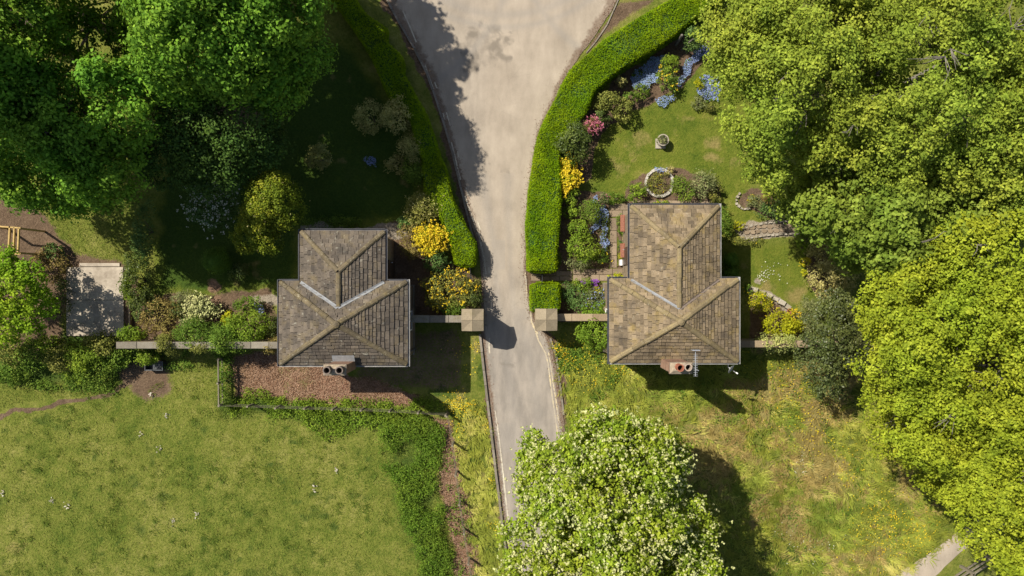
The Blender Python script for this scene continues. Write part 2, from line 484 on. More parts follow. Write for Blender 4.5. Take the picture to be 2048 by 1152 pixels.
def strip(name, rows, z, mat, nu=24, step=.3, attrs=None, crown=0.03):
    """rows: (y, xl, xr) in survey pixels"""
    ys = np.array([W(0, r[0])[1] for r in rows]); xl = np.array([W(r[1], 0)[0] for r in rows]); xr = np.array([W(r[2], 0)[0] for r in rows])
    n = int((ys.max()-ys.min())/step)
    yy = np.linspace(ys.max(), ys.min(), n)
    L = np.interp(yy[::-1], ys[::-1], xl[::-1])[::-1]; Rr = np.interp(yy[::-1], ys[::-1], xr[::-1])[::-1]
    L = L + (fbm(yy*2.2, yy*0+1.5, 8)-.5)*.16; Rr = Rr + (fbm(yy*2.2, yy*0+7.5, 18)-.5)*.16
    u = np.linspace(0, 1, nu)
    X = L[:,None]*(1-u)+Rr[:,None]*u; Y = np.repeat(yy[:,None], nu, 1)
    Zz = z + crown*(1-(2*u-1)**2)[None,:] + 0*X
    id_ = np.arange(n*nu).reshape(n, nu)
    q = np.stack([id_[:-1,:-1], id_[1:,:-1], id_[1:,1:], id_[:-1,1:]], -1).reshape(-1, 4)
    me = np_mesh(name, np.stack([X,Y,Zz], -1).reshape(-1,3), q, smooth=True)
    if attrs:
        for an, fn in attrs.items():
            a = me.attributes.new(an, 'FLOAT', 'POINT'); a.data.foreach_set('value', fn(X, Y, u[None,:]+0*X).ravel().astype(np.float32))
    return tag(link(name, me, mat), kind='structure')
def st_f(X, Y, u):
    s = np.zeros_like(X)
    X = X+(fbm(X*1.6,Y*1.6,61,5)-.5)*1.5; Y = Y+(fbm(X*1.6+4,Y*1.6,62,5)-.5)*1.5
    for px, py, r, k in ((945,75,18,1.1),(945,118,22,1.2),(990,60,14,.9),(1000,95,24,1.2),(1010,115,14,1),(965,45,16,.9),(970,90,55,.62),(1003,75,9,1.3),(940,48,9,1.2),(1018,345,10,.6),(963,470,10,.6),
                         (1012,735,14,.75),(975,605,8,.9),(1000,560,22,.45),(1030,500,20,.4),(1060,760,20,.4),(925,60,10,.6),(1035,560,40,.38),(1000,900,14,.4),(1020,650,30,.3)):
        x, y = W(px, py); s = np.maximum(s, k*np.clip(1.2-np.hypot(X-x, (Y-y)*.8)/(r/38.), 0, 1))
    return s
def du_f(X, Y, u): return np.clip((Y+3.5)/5.0, .12, 1)*(1-.25*np.exp(-((u-.3)/.12)**2)) 
def ea_f(X, Y, u):
    e = np.maximum(np.clip(1.15-u/.10, 0, 1), np.clip(1.1-(1-u)/.08, 0, 1))
    e *= np.where(Y < -2.5, 1.0, .8)
    x, y = W(1150, 125); e = np.maximum(e, np.where((X > x-1.2) & (Y > 10), np.clip(1-(1-u)/.09, 0, 1), 0))
    return e
def pa_f(X, Y, u):
    p = np.zeros_like(X)
    for (x0,x1,y0,y1) in ((1034,1072,618,642),(1000,1030,845,905),(985,1010,480,540)):
        a = W(x0,y1); b = W(x1,y0); p = np.maximum(p, ((X > a[0]) & (X < b[0]) & (Y > a[1]) & (Y < b[1]))*.6)
    # turning traffic has polished arcs round the mouth of the junction
    for (cx_,cy_,r_,w_) in ((1010,-230,260,9),(1010,-230,285,7),(700,-120,330,8),(1330,-150,300,8)):
        x, y = W(cx_,cy_); p = np.maximum(p, .75*np.exp(-((np.hypot(X-x,Y-y)-r_/38.)/(w_/38.))**2))
    for off in (.33, .66): p = np.maximum(p, .5*np.exp(-((u-off)/.07)**2)*(Y < 6))
    return p
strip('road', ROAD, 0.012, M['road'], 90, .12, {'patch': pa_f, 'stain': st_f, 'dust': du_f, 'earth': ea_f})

def paint_mat(name, col):
    t = NT(name); n = t.noise(6, 5, .7); n2 = t.noise(1.1, 2)
    f = t.ramp(t.math('ADD', t.math('MULTIPLY', n, .6), t.math('MULTIPLY', n2, .4)), [(.43, 0.0), (.62, .9)])
    return t.done(t.mix(f, (.34, .295, .235), col), .8)
M['line'] = paint_mat('worn_line_paint', (.56, .46, .26))
M['line_w'] = paint_mat('pale_line_paint', (.58, .53, .40))
def road_z(x, y):
    yy = 576 - y*FOC/CAM_H
    rr = ROAD
    ys = [r[0] for r in rr]
    l = np.interp(yy, ys, [r[1] for r in rr]); r_ = np.interp(yy, ys, [r[2] for r in rr])
    u = (x*FOC/CAM_H+1024-l)/(r_-l)
    return .012 + .03*max(0.0, 1-(2*u-1)**2)
lines_parent = empty('road_lines'); tag(lines_parent, kind='structure')
def road_line(pts, w, mat, breaks=()):
    P = [Vector(W(*p)) for p in pts]
    # walk
    out = []
    for a, b in zip(P[:-1], P[1:]):
        n = max(1, int((b-a).length/.35))
        out += [a.lerp(b, i/n) for i in range(n)]
    out.append(P[-1])
    segs = []; cur = []
    for i, p in enumerate(out):
        if any(lo <= i/len(out) < hi for lo, hi in breaks):
            if len(cur) > 1: segs.append(cur)
            cur = []
        else: cur.append(p)
    if len(cur) > 1: segs.append(cur)
    for s in segs:
        m = MB()
        for i, p in enumerate(s):
            d = (s[min(i+1,len(s)-1)]-s[max(i-1,0)]).normalized(); nrm = Vector((-d.y, d.x))*w*.5*random.uniform(.8,1.1)
            for q in (p+nrm, p-nrm): m.V.append((q.x, q.y, road_z(q.x, q.y)+.007))
        for i in range(len(s)-1): m.F.append((2*i, 2*i+1, 2*i+3, 2*i+2))
        m.build('line', mat, lines_parent)
Lp = [(806,22),(822,58),(838,98),(850,130),(862,165),(873,192),(886,226),(898,268),(907,300),(917,344),(925,376),(935,408),(948,444),(960,480),(968,515),(972,548),(976,575),(983,608),(978,690),(981,725),(985,791),(995,851),(1005,935),(1012,1001),(1018,1050)]
road_line(Lp, .075, M['line_w'], ((.07,.10),(.16,.18),(.22,.24),(.33,.35),(.41,.43),(.5,.52),(.57,.585),(.6,.62),(.66,.72),(.735,.76)))
road_line([(x+7, y-1) for x, y in Lp[4:16]], .06, M['line_w'], ((.05,.16),(.25,.36),(.42,.55),(.63,.7),(.78,.9)))
road_line([(1050,545),(1054,589),(1061,624),(1063,643),(1070,659),(1077,681),(1091,706),(1096,726),(1099,750),(1104,790),(1110,830),(1117,880)], .075, M['line'], ((.18,.21),(.32,.36)))
road_line([(1066,652),(1076,668)], .075, M['line'])
road_line([(1097,704),(1102,735),(1106,765),(1112,800),(1118,850)], .07, M['line'])

M['kerb'] = var_mat('kerb_stone', (.17,.145,.115), (.30,.26,.21), extra=[((.12,.11,.05),3.0,.5,.7,.5)])
kerb = empty('kerb'); tag(kerb, kind='structure')
def kerb_run(pts, w, h, seglen):
    P = [Vector(W(*p)) for p in pts]
    for a, b in zip(P[:-1], P[1:]):
        n = max(1, round((b-a).length/seglen))
        for i in range(n):
            p = a.lerp(b, (i+.012)/n); q = a.lerp(b, (i+.988)/n)
            hh = h + random.uniform(-.012, .012); j = Vector((random.uniform(-.012,.012), 0))
            MB().bar((p.x+j.x,p.y,hh/2-.05), (q.x+j.x,q.y,hh/2-.05), w, hh+.1).build('kerb_stone', M['kerb'], kerb, v=random.random())
kerb_run([(960,668),(968,740),(975,800),(990,930),(1004,1040),(1019,1152),(1030,1215)], .12, .14, .9)
kerb_run([(769,-10),(800,48),(829,98),(855,150),(876,210),(892,262),(907,312),(921,374),(936,432),(948,480)], .11, .07, .9)
kerb_run([(1238,-5),(1214,50),(1190,85),(1172,106)], .06, .04, .7)
kerb_run([(1100,676),(1112,712),(1119,765),(1127,830)], .10, .07, .8)

# lane at the lower right
strip('lane', [(1010,1985,2095),(1040,1950,2040),(1075,1900,1968),(1100,1868,1925),(1152,1786,1870),(1250,1640,1740),(1330,1520,1630)], .012, M['road'], 10, .2,
      {'stain': lambda X,Y,u: X*0, 'dust': lambda X,Y,u: X*0+1, 'earth': lambda X,Y,u: np.clip(1-u/.08,0,1)*.6})

# concrete pad
M['concrete'] = NT('concrete')
t = M['concrete']; n1 = t.noise(.9,4); n2 = t.noise(5,4,.7); n3 = t.noise(40,2)
c = t.ramp(t.math('ADD', t.math('MULTIPLY', n1, .6), t.math('MULTIPLY', n2, .4)), [(.35,(.25,.205,.155)),(.52,(.40,.34,.265)),(.66,(.50,.43,.33))])
c = t.mix(.25, c, t.ramp(n3,[(.3,.5),(.7,1.0)]),'MULTIPLY'); t.bump(n2,.25,.02); M['concrete'] = t.done(c,.9)
pad = empty('concrete_pad'); tag(pad, kind='structure')
for (x0,x1,y0,y1) in ((134,247,534,600),(134,248,600.3,672),(160,240,526,533)):
    a = W(x0,y1); b = W(x1,y0)
    MB().box(a[0],b[0],a[1]+.006,b[1]-.006,-.1,.05+random.uniform(0,.008)).build('slab', M['concrete'], pad)
MB().bar((*W(262,590),.06),(*W(263,668),.06),.08,.3).build('edging_board', plain('edging_board',(.30,.22,.14)), pad)

# flagged garden paths
M['flag'] = var_mat('flagstone', (.20,.15,.10), (.34,.26,.175), extra=[((.13,.13,.05),4.0,.58,.72,.5)])
path = empty('garden_path'); tag(path, kind='structure')
def flags(px0, px1, py0, py1, su, sv, rows_along_x=True):
    a = W(px0, py1); b = W(px1, py0)
    x0, x1, y0, y1 = a[0], b[0], a[1], b[1]
    nr = max(1, round((y1-y0)/sv)); 
    for r in range(nr):
        ya = y0+(y1-y0)*r/nr; yb = y0+(y1-y0)*(r+1)/nr
        x = x0
        while x < x1-.05:
            w = su*random.uniform(.7,1.35)
            xe = x1 if x+w > x1-.25 else x+w
            tz = .035+random.uniform(-.008,.008); g = .009
            s = .012
            MB().poly([(x+g,ya+g,-.08),(xe-g,ya+g,-.08),(xe-g,yb-g,-.08),(x+g,yb-g,-.08),
                       (x+g,ya+g,tz-s),(xe-g,ya+g,tz-s),(xe-g,yb-g,tz-s),(x+g,yb-g,tz-s),
                       (x+g+s,ya+g+s,tz),(xe-g-s,ya+g+s,tz+random.uniform(-.004,.004)),(xe-g-s,yb-g-s,tz),(x+g+s,yb-g-s,tz)],
                      [(0,3,2,1),(0,1,5,4),(1,2,6,5),(2,3,7,6),(3,0,4,7),(4,5,9,8),(5,6,10,9),(6,7,11,10),(7,4,8,11),(8,9,10,11)]
                      ).build('paving_slab', M['flag'], path, v=random.random())
            x = xe
flags(1220,1234,436,536,.35,.62)
flags(1218,1262,407,434,.55,.36)
flags(1263,1425,401,410,.62,.3)
flags(1146,1258,537,562,.55,.33)
flags(1062,1145,542,562,.6,.27)
flags(1252,1275,520,536,.5,.4)
# ------------------------------------------------------------------ stone lodges
def wall_material(name, a, b):
    t = NT(name)
    br = t.n.new('ShaderNodeTexBrick'); br.inputs['Scale'].default_value = 1.0
    br.inputs['Color1'].default_value = (*a,1); br.inputs['Color2'].default_value = (*b,1); br.inputs['Mortar'].default_value = (.2,.17,.13,1)
    br.inputs['Brick Width'].default_value = .55; br.inputs['Row Height'].default_value = .26; br.inputs['Mortar Size'].default_value = .012
    # wrap the courses round the walls: x+y along, z up
    sp = t.n.new('ShaderNodeSeparateXYZ'); t.L(t.coord(), sp.inputs[0])
    cb = t.n.new('ShaderNodeCombineXYZ'); t.L(t.math('ADD', sp.outputs[0], sp.outputs[1]), cb.inputs[0]); t.L(sp.outputs[2], cb.inputs[1])
    t.L(cb.outputs[0], br.inputs['Vector'])
    n = t.noise(7,5)
    c = t.mix(.5, br.outputs['Color'], t.ramp(n,[(.3,.35),(.7,1.0)]), 'MULTIPLY')
    t.bump(t.math('ADD', t.math('MULTIPLY', br.outputs['Fac'], -1.0), t.math('MULTIPLY', n, .4)), .5, .03)
    return t.done(c,.92)
M['wall'] = wall_material('coursed_sandstone', (.24,.18,.115), (.31,.24,.155))
lich = [((.36,.34,.27),5.0,.60,.70,.65), ((.22,.165,.07),1.7,.50,.68,.35), ((.045,.042,.038),.9,.50,.68,.6), ((.50,.48,.42),3.2,.70,.74,.8)]
M['slateL'] = var_mat('grey_stone_slate', (.075,.062,.050), (.205,.168,.128), extra=lich, scale=11, bump=.5)
M['slateR'] = var_mat('tan_stone_slate', (.115,.088,.056), (.345,.262,.165), extra=[((.46,.41,.30),5.0,.60,.72,.5), ((.32,.23,.07),1.7,.50,.68,.5), ((.06,.05,.04),1.0,.50,.68,.6), ((.12,.11,.10),3.0,.62,.70,.5)], scale=11, bump=.5)
M['ridgeL'] = var_mat('mossy_ridge_stone', (.11,.088,.055), (.20,.160,.10), extra=[((.24,.18,.06),3,.5,.7,.5), ((.36,.33,.25),6,.58,.68,.6), ((.06,.05,.035),2,.5,.7,.5)])
M['ridgeR'] = var_mat('lichened_ridge_stone', (.17,.132,.075), (.30,.235,.13), extra=[((.36,.28,.10),3,.5,.7,.5), ((.10,.08,.05),2.2,.5,.7,.6), ((.42,.38,.28),7,.6,.7,.5)])
M['lead'] = plain('lead_flashing', (.23,.235,.24), .55, .4, .2, 5)
M['gutter'] = plain('dark_gutter', (.085,.085,.095), .5, .4, .3, 3)
M['gutter_lit'] = plain('lit_gutter', (.34,.33,.31), .6, .3, .25, 3)  # paler gutter copy: sunlight on south and east runs put into its colour
M['brick'] = wall_material('chimney_brick', (.29,.165,.11), (.37,.225,.155))
M['flaunch'] = plain('mortar_flaunching', (.30,.24,.17), .95, .1, .3, 8, bump=.3)
M['terracotta'] = plain('red_clay', (.27,.10,.06), .85, .2, .25, 6)
M['potdark'] = plain('sooty_clay', (.15,.12,.10), .9, .1, .3, 9)
M['potbuff'] = plain('buff_clay', (.34,.27,.21), .9, .1, .25, 9)
M['soot'] = plain('soot', (.012,.011,.010), .95, .05)
M['white'] = plain('white_paint', (.72,.70,.66), .5, .4, .08, 5)
M['glass'] = NT('window_glass').done((.02,.025,.03), .05, .6)
M['doorpaint'] = plain('brown_door_paint', (.07,.045,.03), .4, .4, .2, 4)
M['alu'] = plain('aluminium', (.55,.56,.58), .35, .5, .1, 8, metallic=.6)
M['dishgrey'] = plain('grey_enamel', (.42,.42,.42), .5, .4, .1)
M['iron'] = plain('black_iron', (.03,.03,.032), .5, .4, .2)

M['deck'] = plain('shadowed_bedding', (.045,.038,.03), .95, .1)
def clip_poly(P, poly):
    """Sutherland-Hodgman: clip polygon P to convex ccw poly (2-D)"""
    out = P
    n = len(poly)
    for i in range(n):
        a = poly[i]; b = poly[(i+1) % n]
        inp = out; out = []
        if not inp: return []
        def side(p): return (b[0]-a[0])*(p[1]-a[1])-(b[1]-a[1])*(p[0]-a[0])
        for j in range(len(inp)):
            p = inp[j]; q = inp[(j+1) % len(inp)]
            sp_, sq = side(p), side(q)
            if sp_ >= 0: out.append(p)
            if (sp_ >= 0) != (sq >= 0):
                t_ = sp_/(sp_-sq); out.append((p[0]+(q[0]-p[0])*t_, p[1]+(q[1]-p[1])*t_))
    return out
def area2(P): return .5*sum(P[i][0]*P[(i+1)%len(P)][1]-P[(i+1)%len(P)][0]*P[i][1] for i in range(len(P)))

def slate_face(poly3, eave_a, eave_b, full_v, rng, tone, out):
    """lay slates on the plane face poly3; the eave runs a->b; courses diminish upwards"""
    A = Vector(eave_a); B = Vector(eave_b)
    U = (B-A).normalized()
    n = (Vector(poly3[1])-Vector(poly3[0])).cross(Vector(poly3[2])-Vector(poly3[0])).normalized()
    if n.z < 0: n = -n
    V = n.cross(U)
    if V.z < 0: V = -V
    to2 = lambda p: ((Vector(p)-A).dot(U), (Vector(p)-A).dot(V))
    P2 = [to2(p) for p in poly3]
    if area2(P2) < 0: P2 = P2[::-1]
    umin = min(p[0] for p in P2); umax = max(p[0] for p in P2); vmax = max(p[1] for p in P2)
    v = -.03; k = 0
    while v < vmax:
        ex = .245 - .115*min(1, v/full_v)
        ex *= rng.uniform(.92,1.08)
        u = umin - rng.uniform(0,.4)
        while u < umax:
            w = (.36 - .10*min(1, v/full_v))*rng.uniform(.6,1.45)
            wob = rng.uniform(-.012,.012)
            quad = [(u+.009,v+wob),(u+w-.009,v+wob+rng.uniform(-.008,.008)),(u+w-.009,v+ex+.004),(u+.009,v+ex+.004)]
            C = clip_poly(quad, P2)
            if len(C) >= 3 and area2(C) > .006:
                lift = rng.uniform(-.006,.012)
                top = []; bot = []
                for (a, b) in C:
                    h = .060 + lift - (b-v)/ex*.044
                    top.append(A+U*a+V*b+n*h); bot.append(A+U*a+V*b-n*.004)
                vis = area2(C)*max(.2, n.z)
                out.append((vis, top, bot, float(np.clip(tone+rng.normal(0,.24),0,1))))
            u += w
        v += ex; k += 1

def ridge_run(a, b, rad, mat, parent, rng, seglen=.62):
    a = Vector(a); b = Vector(b); d = (b-a); L = d.length; d.normalize()
    side = d.cross(Vector((0,0,1))).normalized(); upv = side.cross(d).normalized()
    n = max(1, round(L/seglen))
    for i in range(n):
        s0 = a + d*(L*i/n+.008); s1 = a + d*(L*(i+1)/n-.004)
        r = rad*rng.uniform(.93,1.08); m = MB()
        prof = [(-1.15,-.55),(-.95,.05),(-.45,.42),(.45,.42),(.95,.05),(1.15,-.55)]
        jig = side*rng.uniform(-.012,.012)
        for s, lift in ((s0,.012),(s1,0)):
            for (x, z) in prof:
                q = s + side*(x*r) + upv*(z*r+lift) + jig; m.V.append(tuple(q))
        for j in range(5): m.F.append((j, j+6, j+7, j+1))
        m.F.append((0,1,2,3,4,5)); m.F.append((11,10,9,8,7,6)); m.F.append((0,5,11,6))
        m.build('ridge_stone', mat, parent, v=float(rng.random()))

def lodge(name, label, main_px, wing_px, tone, smat, rmat, seed, left):
    rng = np.random.default_rng(seed)
    ze = 4.0; za = 5.5; zr = 4.92 if left else 5.05
    x0, y1 = W(main_px[0], main_px[2], ze); x1, y0 = W(main_px[1], main_px[3], ze)
    wx0, wy1 = W(wing_px[0], wing_px[2], ze); wx1, _ = W(wing_px[1], wing_px[2], ze)
    ap = Vector(((x0+x1)/2, (y0+y1)/2, za)); wcx = (wx0+wx1)/2
    H_ = empty(name, ((x0+x1)/2, (y0+y1)/2, 0)); tag(H_, label, 'house', 'stone gate lodges')
    inset = .2
    # walls
    mw = MB(); mw.box(x0+inset, x1-inset, y0+inset, y1-inset, -.1, ze-.02); mw.build('wall', M['wall'], H_)
    MB().box(wx0+inset, wx1-inset, y1-inset, wy1-inset, -.1, ze-.024).build('wall', M['wall'], H_)
    MB().box(x0+inset-.05, x1-inset+.05, y0+inset-.05, y1-inset+.05, -.1, .35).build('plinth', M['kerb'], H_, v=.4)
    # roof deck
    NW = Vector((x0,y1,ze)); NE = Vector((x1,y1,ze)); SW = Vector((x0,y0,ze)); SE = Vector((x1,y0,ze))
    wNW = Vector((wx0,wy1,ze)); wNE = Vector((wx1,wy1,ze))
    vb0 = Vector((wx0,y1,ze)); vb1 = Vector((wx1,y1,ze))
    vt = Vector((wcx, y1-(zr-ze)*(y1-ap.y)/(za-ze), zr))
    rn = Vector((wcx, wy1-(wx1-wx0)/2*.97, zr))
    dn = Vector((0,0,-.03))
    rf = MB()
    pts = [NW,NE,SE,SW,ap,wNW,wNE,vb0,vb1,vt,rn]
    rf.poly([p+dn for p in pts], [(3,2,4),(0,3,4),(2,1,4),(0,4,9,7),(1,8,9,4),(5,7,9,10),(6,10,9,8),(5,10,6)])
    rf.poly([p+Vector((0,0,-.10)) for p in (NW,vb0,vb1,NE,SE,SW,wNW,wNE)], [(0,1,2,3,4,5),(6,7,2,1)])
    roof = rf.build('roof', M['deck'], H_)
    sl = []
    slate_face([SW,SE,ap], SW, SE, 2.5, rng, tone, sl)
    slate_face([SE,NE,ap], SE, NE, 3.2, rng, tone-.03, sl)
    slate_face([NW,SW,ap], NW, SW, 3.2, rng, tone, sl)
    slate_face([NW,vb0,vt,ap], NE, NW, 2.5, rng, tone+.05, sl)
    slate_face([vb1,NE,ap,vt], NE, NW, 2.5, rng, tone+.05, sl)
    slate_face([wNW,vb0,vt,rn], wNW, vb0, 2.2, rng, tone+.03, sl)
    slate_face([vb1,wNE,rn,vt], vb1, wNE, 2.2, rng, tone, sl)
    slate_face([wNE,wNW,rn], wNE, wNW, 2.2, rng, tone+.05, sl)
    sl.sort(key=lambda s: -s[0])
    rest = MB(); rv = []
    for i, (vis, top, bot, tv) in enumerate(sl):
        n = len(top)
        fc = [tuple(range(n)), tuple(range(2*n-1, n-1, -1))] + [(j, n+j, n+(j+1)%n, (j+1)%n) for j in range(n)]
        if i < 300: MB().poly(top+bot, fc).build('slate', smat, roof, v=tv)
        else: rest.poly(top+bot, fc); rv += [tv]*(2*n)
    if rest.V: tag(rest.build('small_slates', smat, roof, v=rv), kind='stuff')
    # ridges and hips
    up_ = Vector((0,0,.05))
    for a, b, r in ((SW,ap,.11),(ap,SE,.11),(NE,ap,.11),(ap,NW,.11),(wNW,rn,.105),(rn,wNE,.105),(rn,vt,.105)):
        d = (b-a).normalized()*.04
        ridge_run(a+d+up_, b-d+up_, r, rmat, roof, rng, .55 if left else .62)
    MB().lathe((ap.x,ap.y,za), [(.19,0),(.17,.10),(.06,.16)], 8).build('ridge_boss', rmat, roof, v=.6)
    # valleys
    for k, vb in ((0,vb0),(1,vb1)):
        pale = left or k == 0
        w = .10 if left else .08
        sx = -1 if k == 0 else 1
        a, b = vb, vt
        e1 = (Vector((sx,0,0)) if True else None)
        # one wing up the main roof plane, one up the wing plane
        m = MB(); upz = Vector((0,0,.085))
        mainN = (NE-ap).cross(NW-ap).normalized(); mainN = mainN if mainN.z > 0 else -mainN
        wingN = (vb-vt).cross(rn-vt).normalized(); wingN = wingN if wingN.z > 0 else -wingN
        dv = (b-a).normalized()
        t1 = mainN.cross(dv); t1 = t1 if t1.y < 0 else -t1
        t2 = wingN.cross(dv); t2 = t2 if t2.y > 0 else -t2
        L_ = (b-a).length; ns = 7
        for i in range(ns):
            p = a.lerp(b, .02+.98*i/(ns-1)); j1 = w*rng.uniform(.85,1.2)
            for q in (p+t1*j1+upz, p+upz*.86, p+t2*w*.7+upz): m.V.append(tuple(q))
        for i in range(ns-1):
            m.F += [(3*i,3*i+3,3*i+4,3*i+1),(3*i+1,3*i+4,3*i+5,3*i+2)]
        m.build('lead_valley', M['lead'] if pale else M['potdark'], roof)
    # gutters
    g = .10
    def gut(a, b, mat, out):
        a = Vector(a); b = Vector(b); d = (b-a).normalized(); n = Vector(out)
        m = MB()
        prof = [(0,.0),(0,-.09),(.085,-.09),(.10,.01),(.082,.01),(.075,-.07),(.015,-.07),(.012,.0)]
        for p in (a, b):
            for (u, z) in prof: m.V.append(tuple(p+n*(u+.01)+Vector((0,0,z-.015))))
        k = len(prof)
        for j in range(k): m.F.append((j, k+j, k+(j+1)%k, (j+1)%k))
        m.F.append(tuple(range(k))); m.F.append(tuple(range(2*k-1,k-1,-1)))
        m.build('gutter', mat, H_)
    gm = M['gutter']; gp = M['gutter_lit']
    gut(SW, SE, gp, (0,-1,0)); gut((x1,y0-.1,ze),(x1,y1+.1,ze), gp, (1,0,0)); gut((x0,y0-.1,ze),(x0,y1+.1,ze), gm, (-1,0,0))
    gut(NW, vb0+Vector((-.12,0,0)), gm, (0,1,0)); gut(vb1+Vector((.12,0,0)), NE, gm, (0,1,0))
    gut((wx0,y1+.02,ze),(wx0,wy1+.1,ze), gm, (-1,0,0)); gut((wx1,y1+.02,ze),(wx1,wy1+.1,ze), gp if not left else gm, (1,0,0)); gut(wNW, wNE, gm, (0,1,0))
    # downpipe
    MB().tube([(x1-inset+.07,y0+inset+.25,ze-.1),(x1-inset+.07,y0+inset+.25,.05)],[.04,.04],8).build('downpipe', M['gutter'], H_)
    # windows and door
    def window(cx, cy, w, nrm, z0=1.0, h=1.35):
        nrm = Vector(nrm); tv = Vector((-nrm.y, nrm.x, 0)); c = Vector((cx,cy,0))
        fr = MB()
        def bx(u0,u1,z0_,z1_,d0,d1,m):
            ps = [c+tv*u+nrm*d+Vector((0,0,z)) for z in (z0_,z1_) for (u,d) in ((u0,d0),(u1,d0),(u1,d1),(u0,d1))]
            m.poly(ps, [(0,3,2,1),(4,5,6,7),(0,1,5,4),(1,2,6,5),(2,3,7,6),(3,0,4,7)])
        for u0,u1,a,b in ((-w/2,-w/2+.07,z0,z0+h),(w/2-.07,w/2,z0,z0+h),(-w/2+.07,w/2-.07,z0,z0+.07),(-w/2+.07,w/2-.07,z0+h-.07,z0+h),(-.02,.02,z0+.07,z0+h-.07)):
            bx(u0,u1,a,b,-.02,.035,fr)
        wo = fr.build('window', M['white'], H_)
        for u0,u1 in ((-w/2+.07,-.02),(.02,w/2-.07)):
            pm = MB(); bx(u0,u1,z0+.07,z0+h-.07,.003,.012,pm); pm.build('pane', M['glass'], wo)
        sm = MB(); bx(-w/2-.1,w/2+.1,z0-.12,z0-.003,-.02,.12,sm); sm.build('sill', M['flag'], wo, v=.6)
        lm = MB(); bx(-w/2-.15,w/2+.15,z0+h+.003,z0+h+.25,-.02,.03,lm); lm.build('lintel', M['flag'], wo, v=.5)
    xw0, xw1, yw0, yw1 = x0+inset, x1-inset, y0+inset, y1-inset
    window(xw1, ap.y, 1.0, (1,0,0)); window(xw0, ap.y, 1.0, (-1,0,0))
    window((xw0+ap.x)/2-.3, yw0, .9, (0,-1,0)); window((xw1+ap.x)/2+.3, yw0, .9, (0,-1,0))
    window(wcx, wy1-inset, 1.1, (0,1,0))
    wm = (y1+wy1)/2
    if left:
        window(wx0+inset, wm, .9, (-1,0,0)); dx, dn_ = wx1-inset, 1
    else:
        window(wx1-inset, wm, .9, (1,0,0)); dx, dn_ = wx0+inset, -1
    dm = MB(); dm.box(min(dx-.02,dx+.05*dn_), max(dx+.02,dx+.05*dn_), wm-1.0, wm-.1, .05, 2.1); d_ = dm.build('door', M['doorpaint'], H_)
    MB().tube([(dx+.05*dn_,wm-.2,1.05),(dx+.11*dn_,wm-.2,1.05)],[.03,.035],8).build('handle', M['alu'], d_)
    return H_, roof, dict(x0=x0,x1=x1,y0=y0,y1=y1,ze=ze)

HL, roofL, GL = lodge('stone_lodge', 'stone lodge with weathered grey slate roof and pale lead valleys, left of the road', (559,815,563,729), (601,770,462,563), .36, M['slateL'], M['ridgeL'], 3, True)
HR, roofR, GR = lodge('stone_lodge', 'stone lodge with warm tan slate roof, flower garden and television aerial, right of the road', (1219,1476,558,724), (1260,1438,411,558), .45, M['slateR'], M['ridgeR'], 5, False)

def chimney(H_, xa, xb, ya, yb, ztop, pots, flash):
    m = MB(); m.box(xa, xb, ya, yb, 3.9, ztop-.22)
    ch = m.build('chimney', M['brick'], H_)
    MB().box(xa-.05, xb+.05, ya-.05, yb+.05, ztop-.22, ztop-.06).build('chimney_band', M['brick'], ch)
    f = .09
    MB().poly([(xa-.03,ya-.03,ztop-.06),(xb+.03,ya-.03,ztop-.06),(xb+.03,yb+.03,ztop-.06),(xa-.03,yb+.03,ztop-.06),
               (xa+f,ya+f,ztop+.05),(xb-f,ya+f,ztop+.05),(xb-f,yb-f,ztop+.05),(xa+f,yb-f,ztop+.05)],
              [(0,1,5,4),(1,2,6,5),(2,3,7,6),(3,0,4,7),(4,5,6,7)]).build('flaunching', M['flaunch'], ch)
    for (px, py, r, h, mat) in pots:
        p = MB(); p.lathe((px,py,ztop), [(r*1.1,0),(r*.95,h*.3),(r*.92,h*.75),(r*1.12,h*.82),(r*1.12,h),(r*.82,h),(r*.80,.12)], 18, cap=False)
        po = p.build('chimney_pot', mat, ch, smooth=False)
        MB().lathe((px,py,ztop), [(r*.79,.10),(r*.79,.13)], 18).build('flue', M['soot'], po)
    if flash:
        MB().box(*flash).build('flashing', M['lead'], ch)
    return ch
# left stack: brick, on the south eave
xa, ya = W(648,749,6.3); xb, yb = W(690,731,6.3)
chL = chimney(HL, xa, xb, ya, yb, 6.3, [(*W(653,741,6.75),.155,.45,M['potdark']),(*W(678,741,6.75),.155,.45,M['potdark'])], None)
v0 = MB(); v0.poly([(xa-.05,yb+.005,4.46),(xb+.06,yb+.005,4.46),(xb+.06,yb+.30,4.66),(xa-.05,yb+.30,4.66),(xa-.05,yb+.005,4.42),(xb+.06,yb+.005,4.42),(xb+.06,yb+.30,4.62),(xa-.05,yb+.30,4.62)],
    [(0,1,2,3),(7,6,5,4),(0,4,5,1),(1,5,6,2),(2,6,7,3),(3,7,4,0)]); v0.build('flashing', M['lead'], chL)
xa, ya = W(1342,746,6.3); xb, yb = W(1384,727,6.3)
chR = chimney(HR, xa, xb, ya, yb, 6.3, [(*W(1361,736,6.75),.15,.45,M['terracotta']),(*W(1377,735,6.8),.15,.5,M['potbuff'])], None)
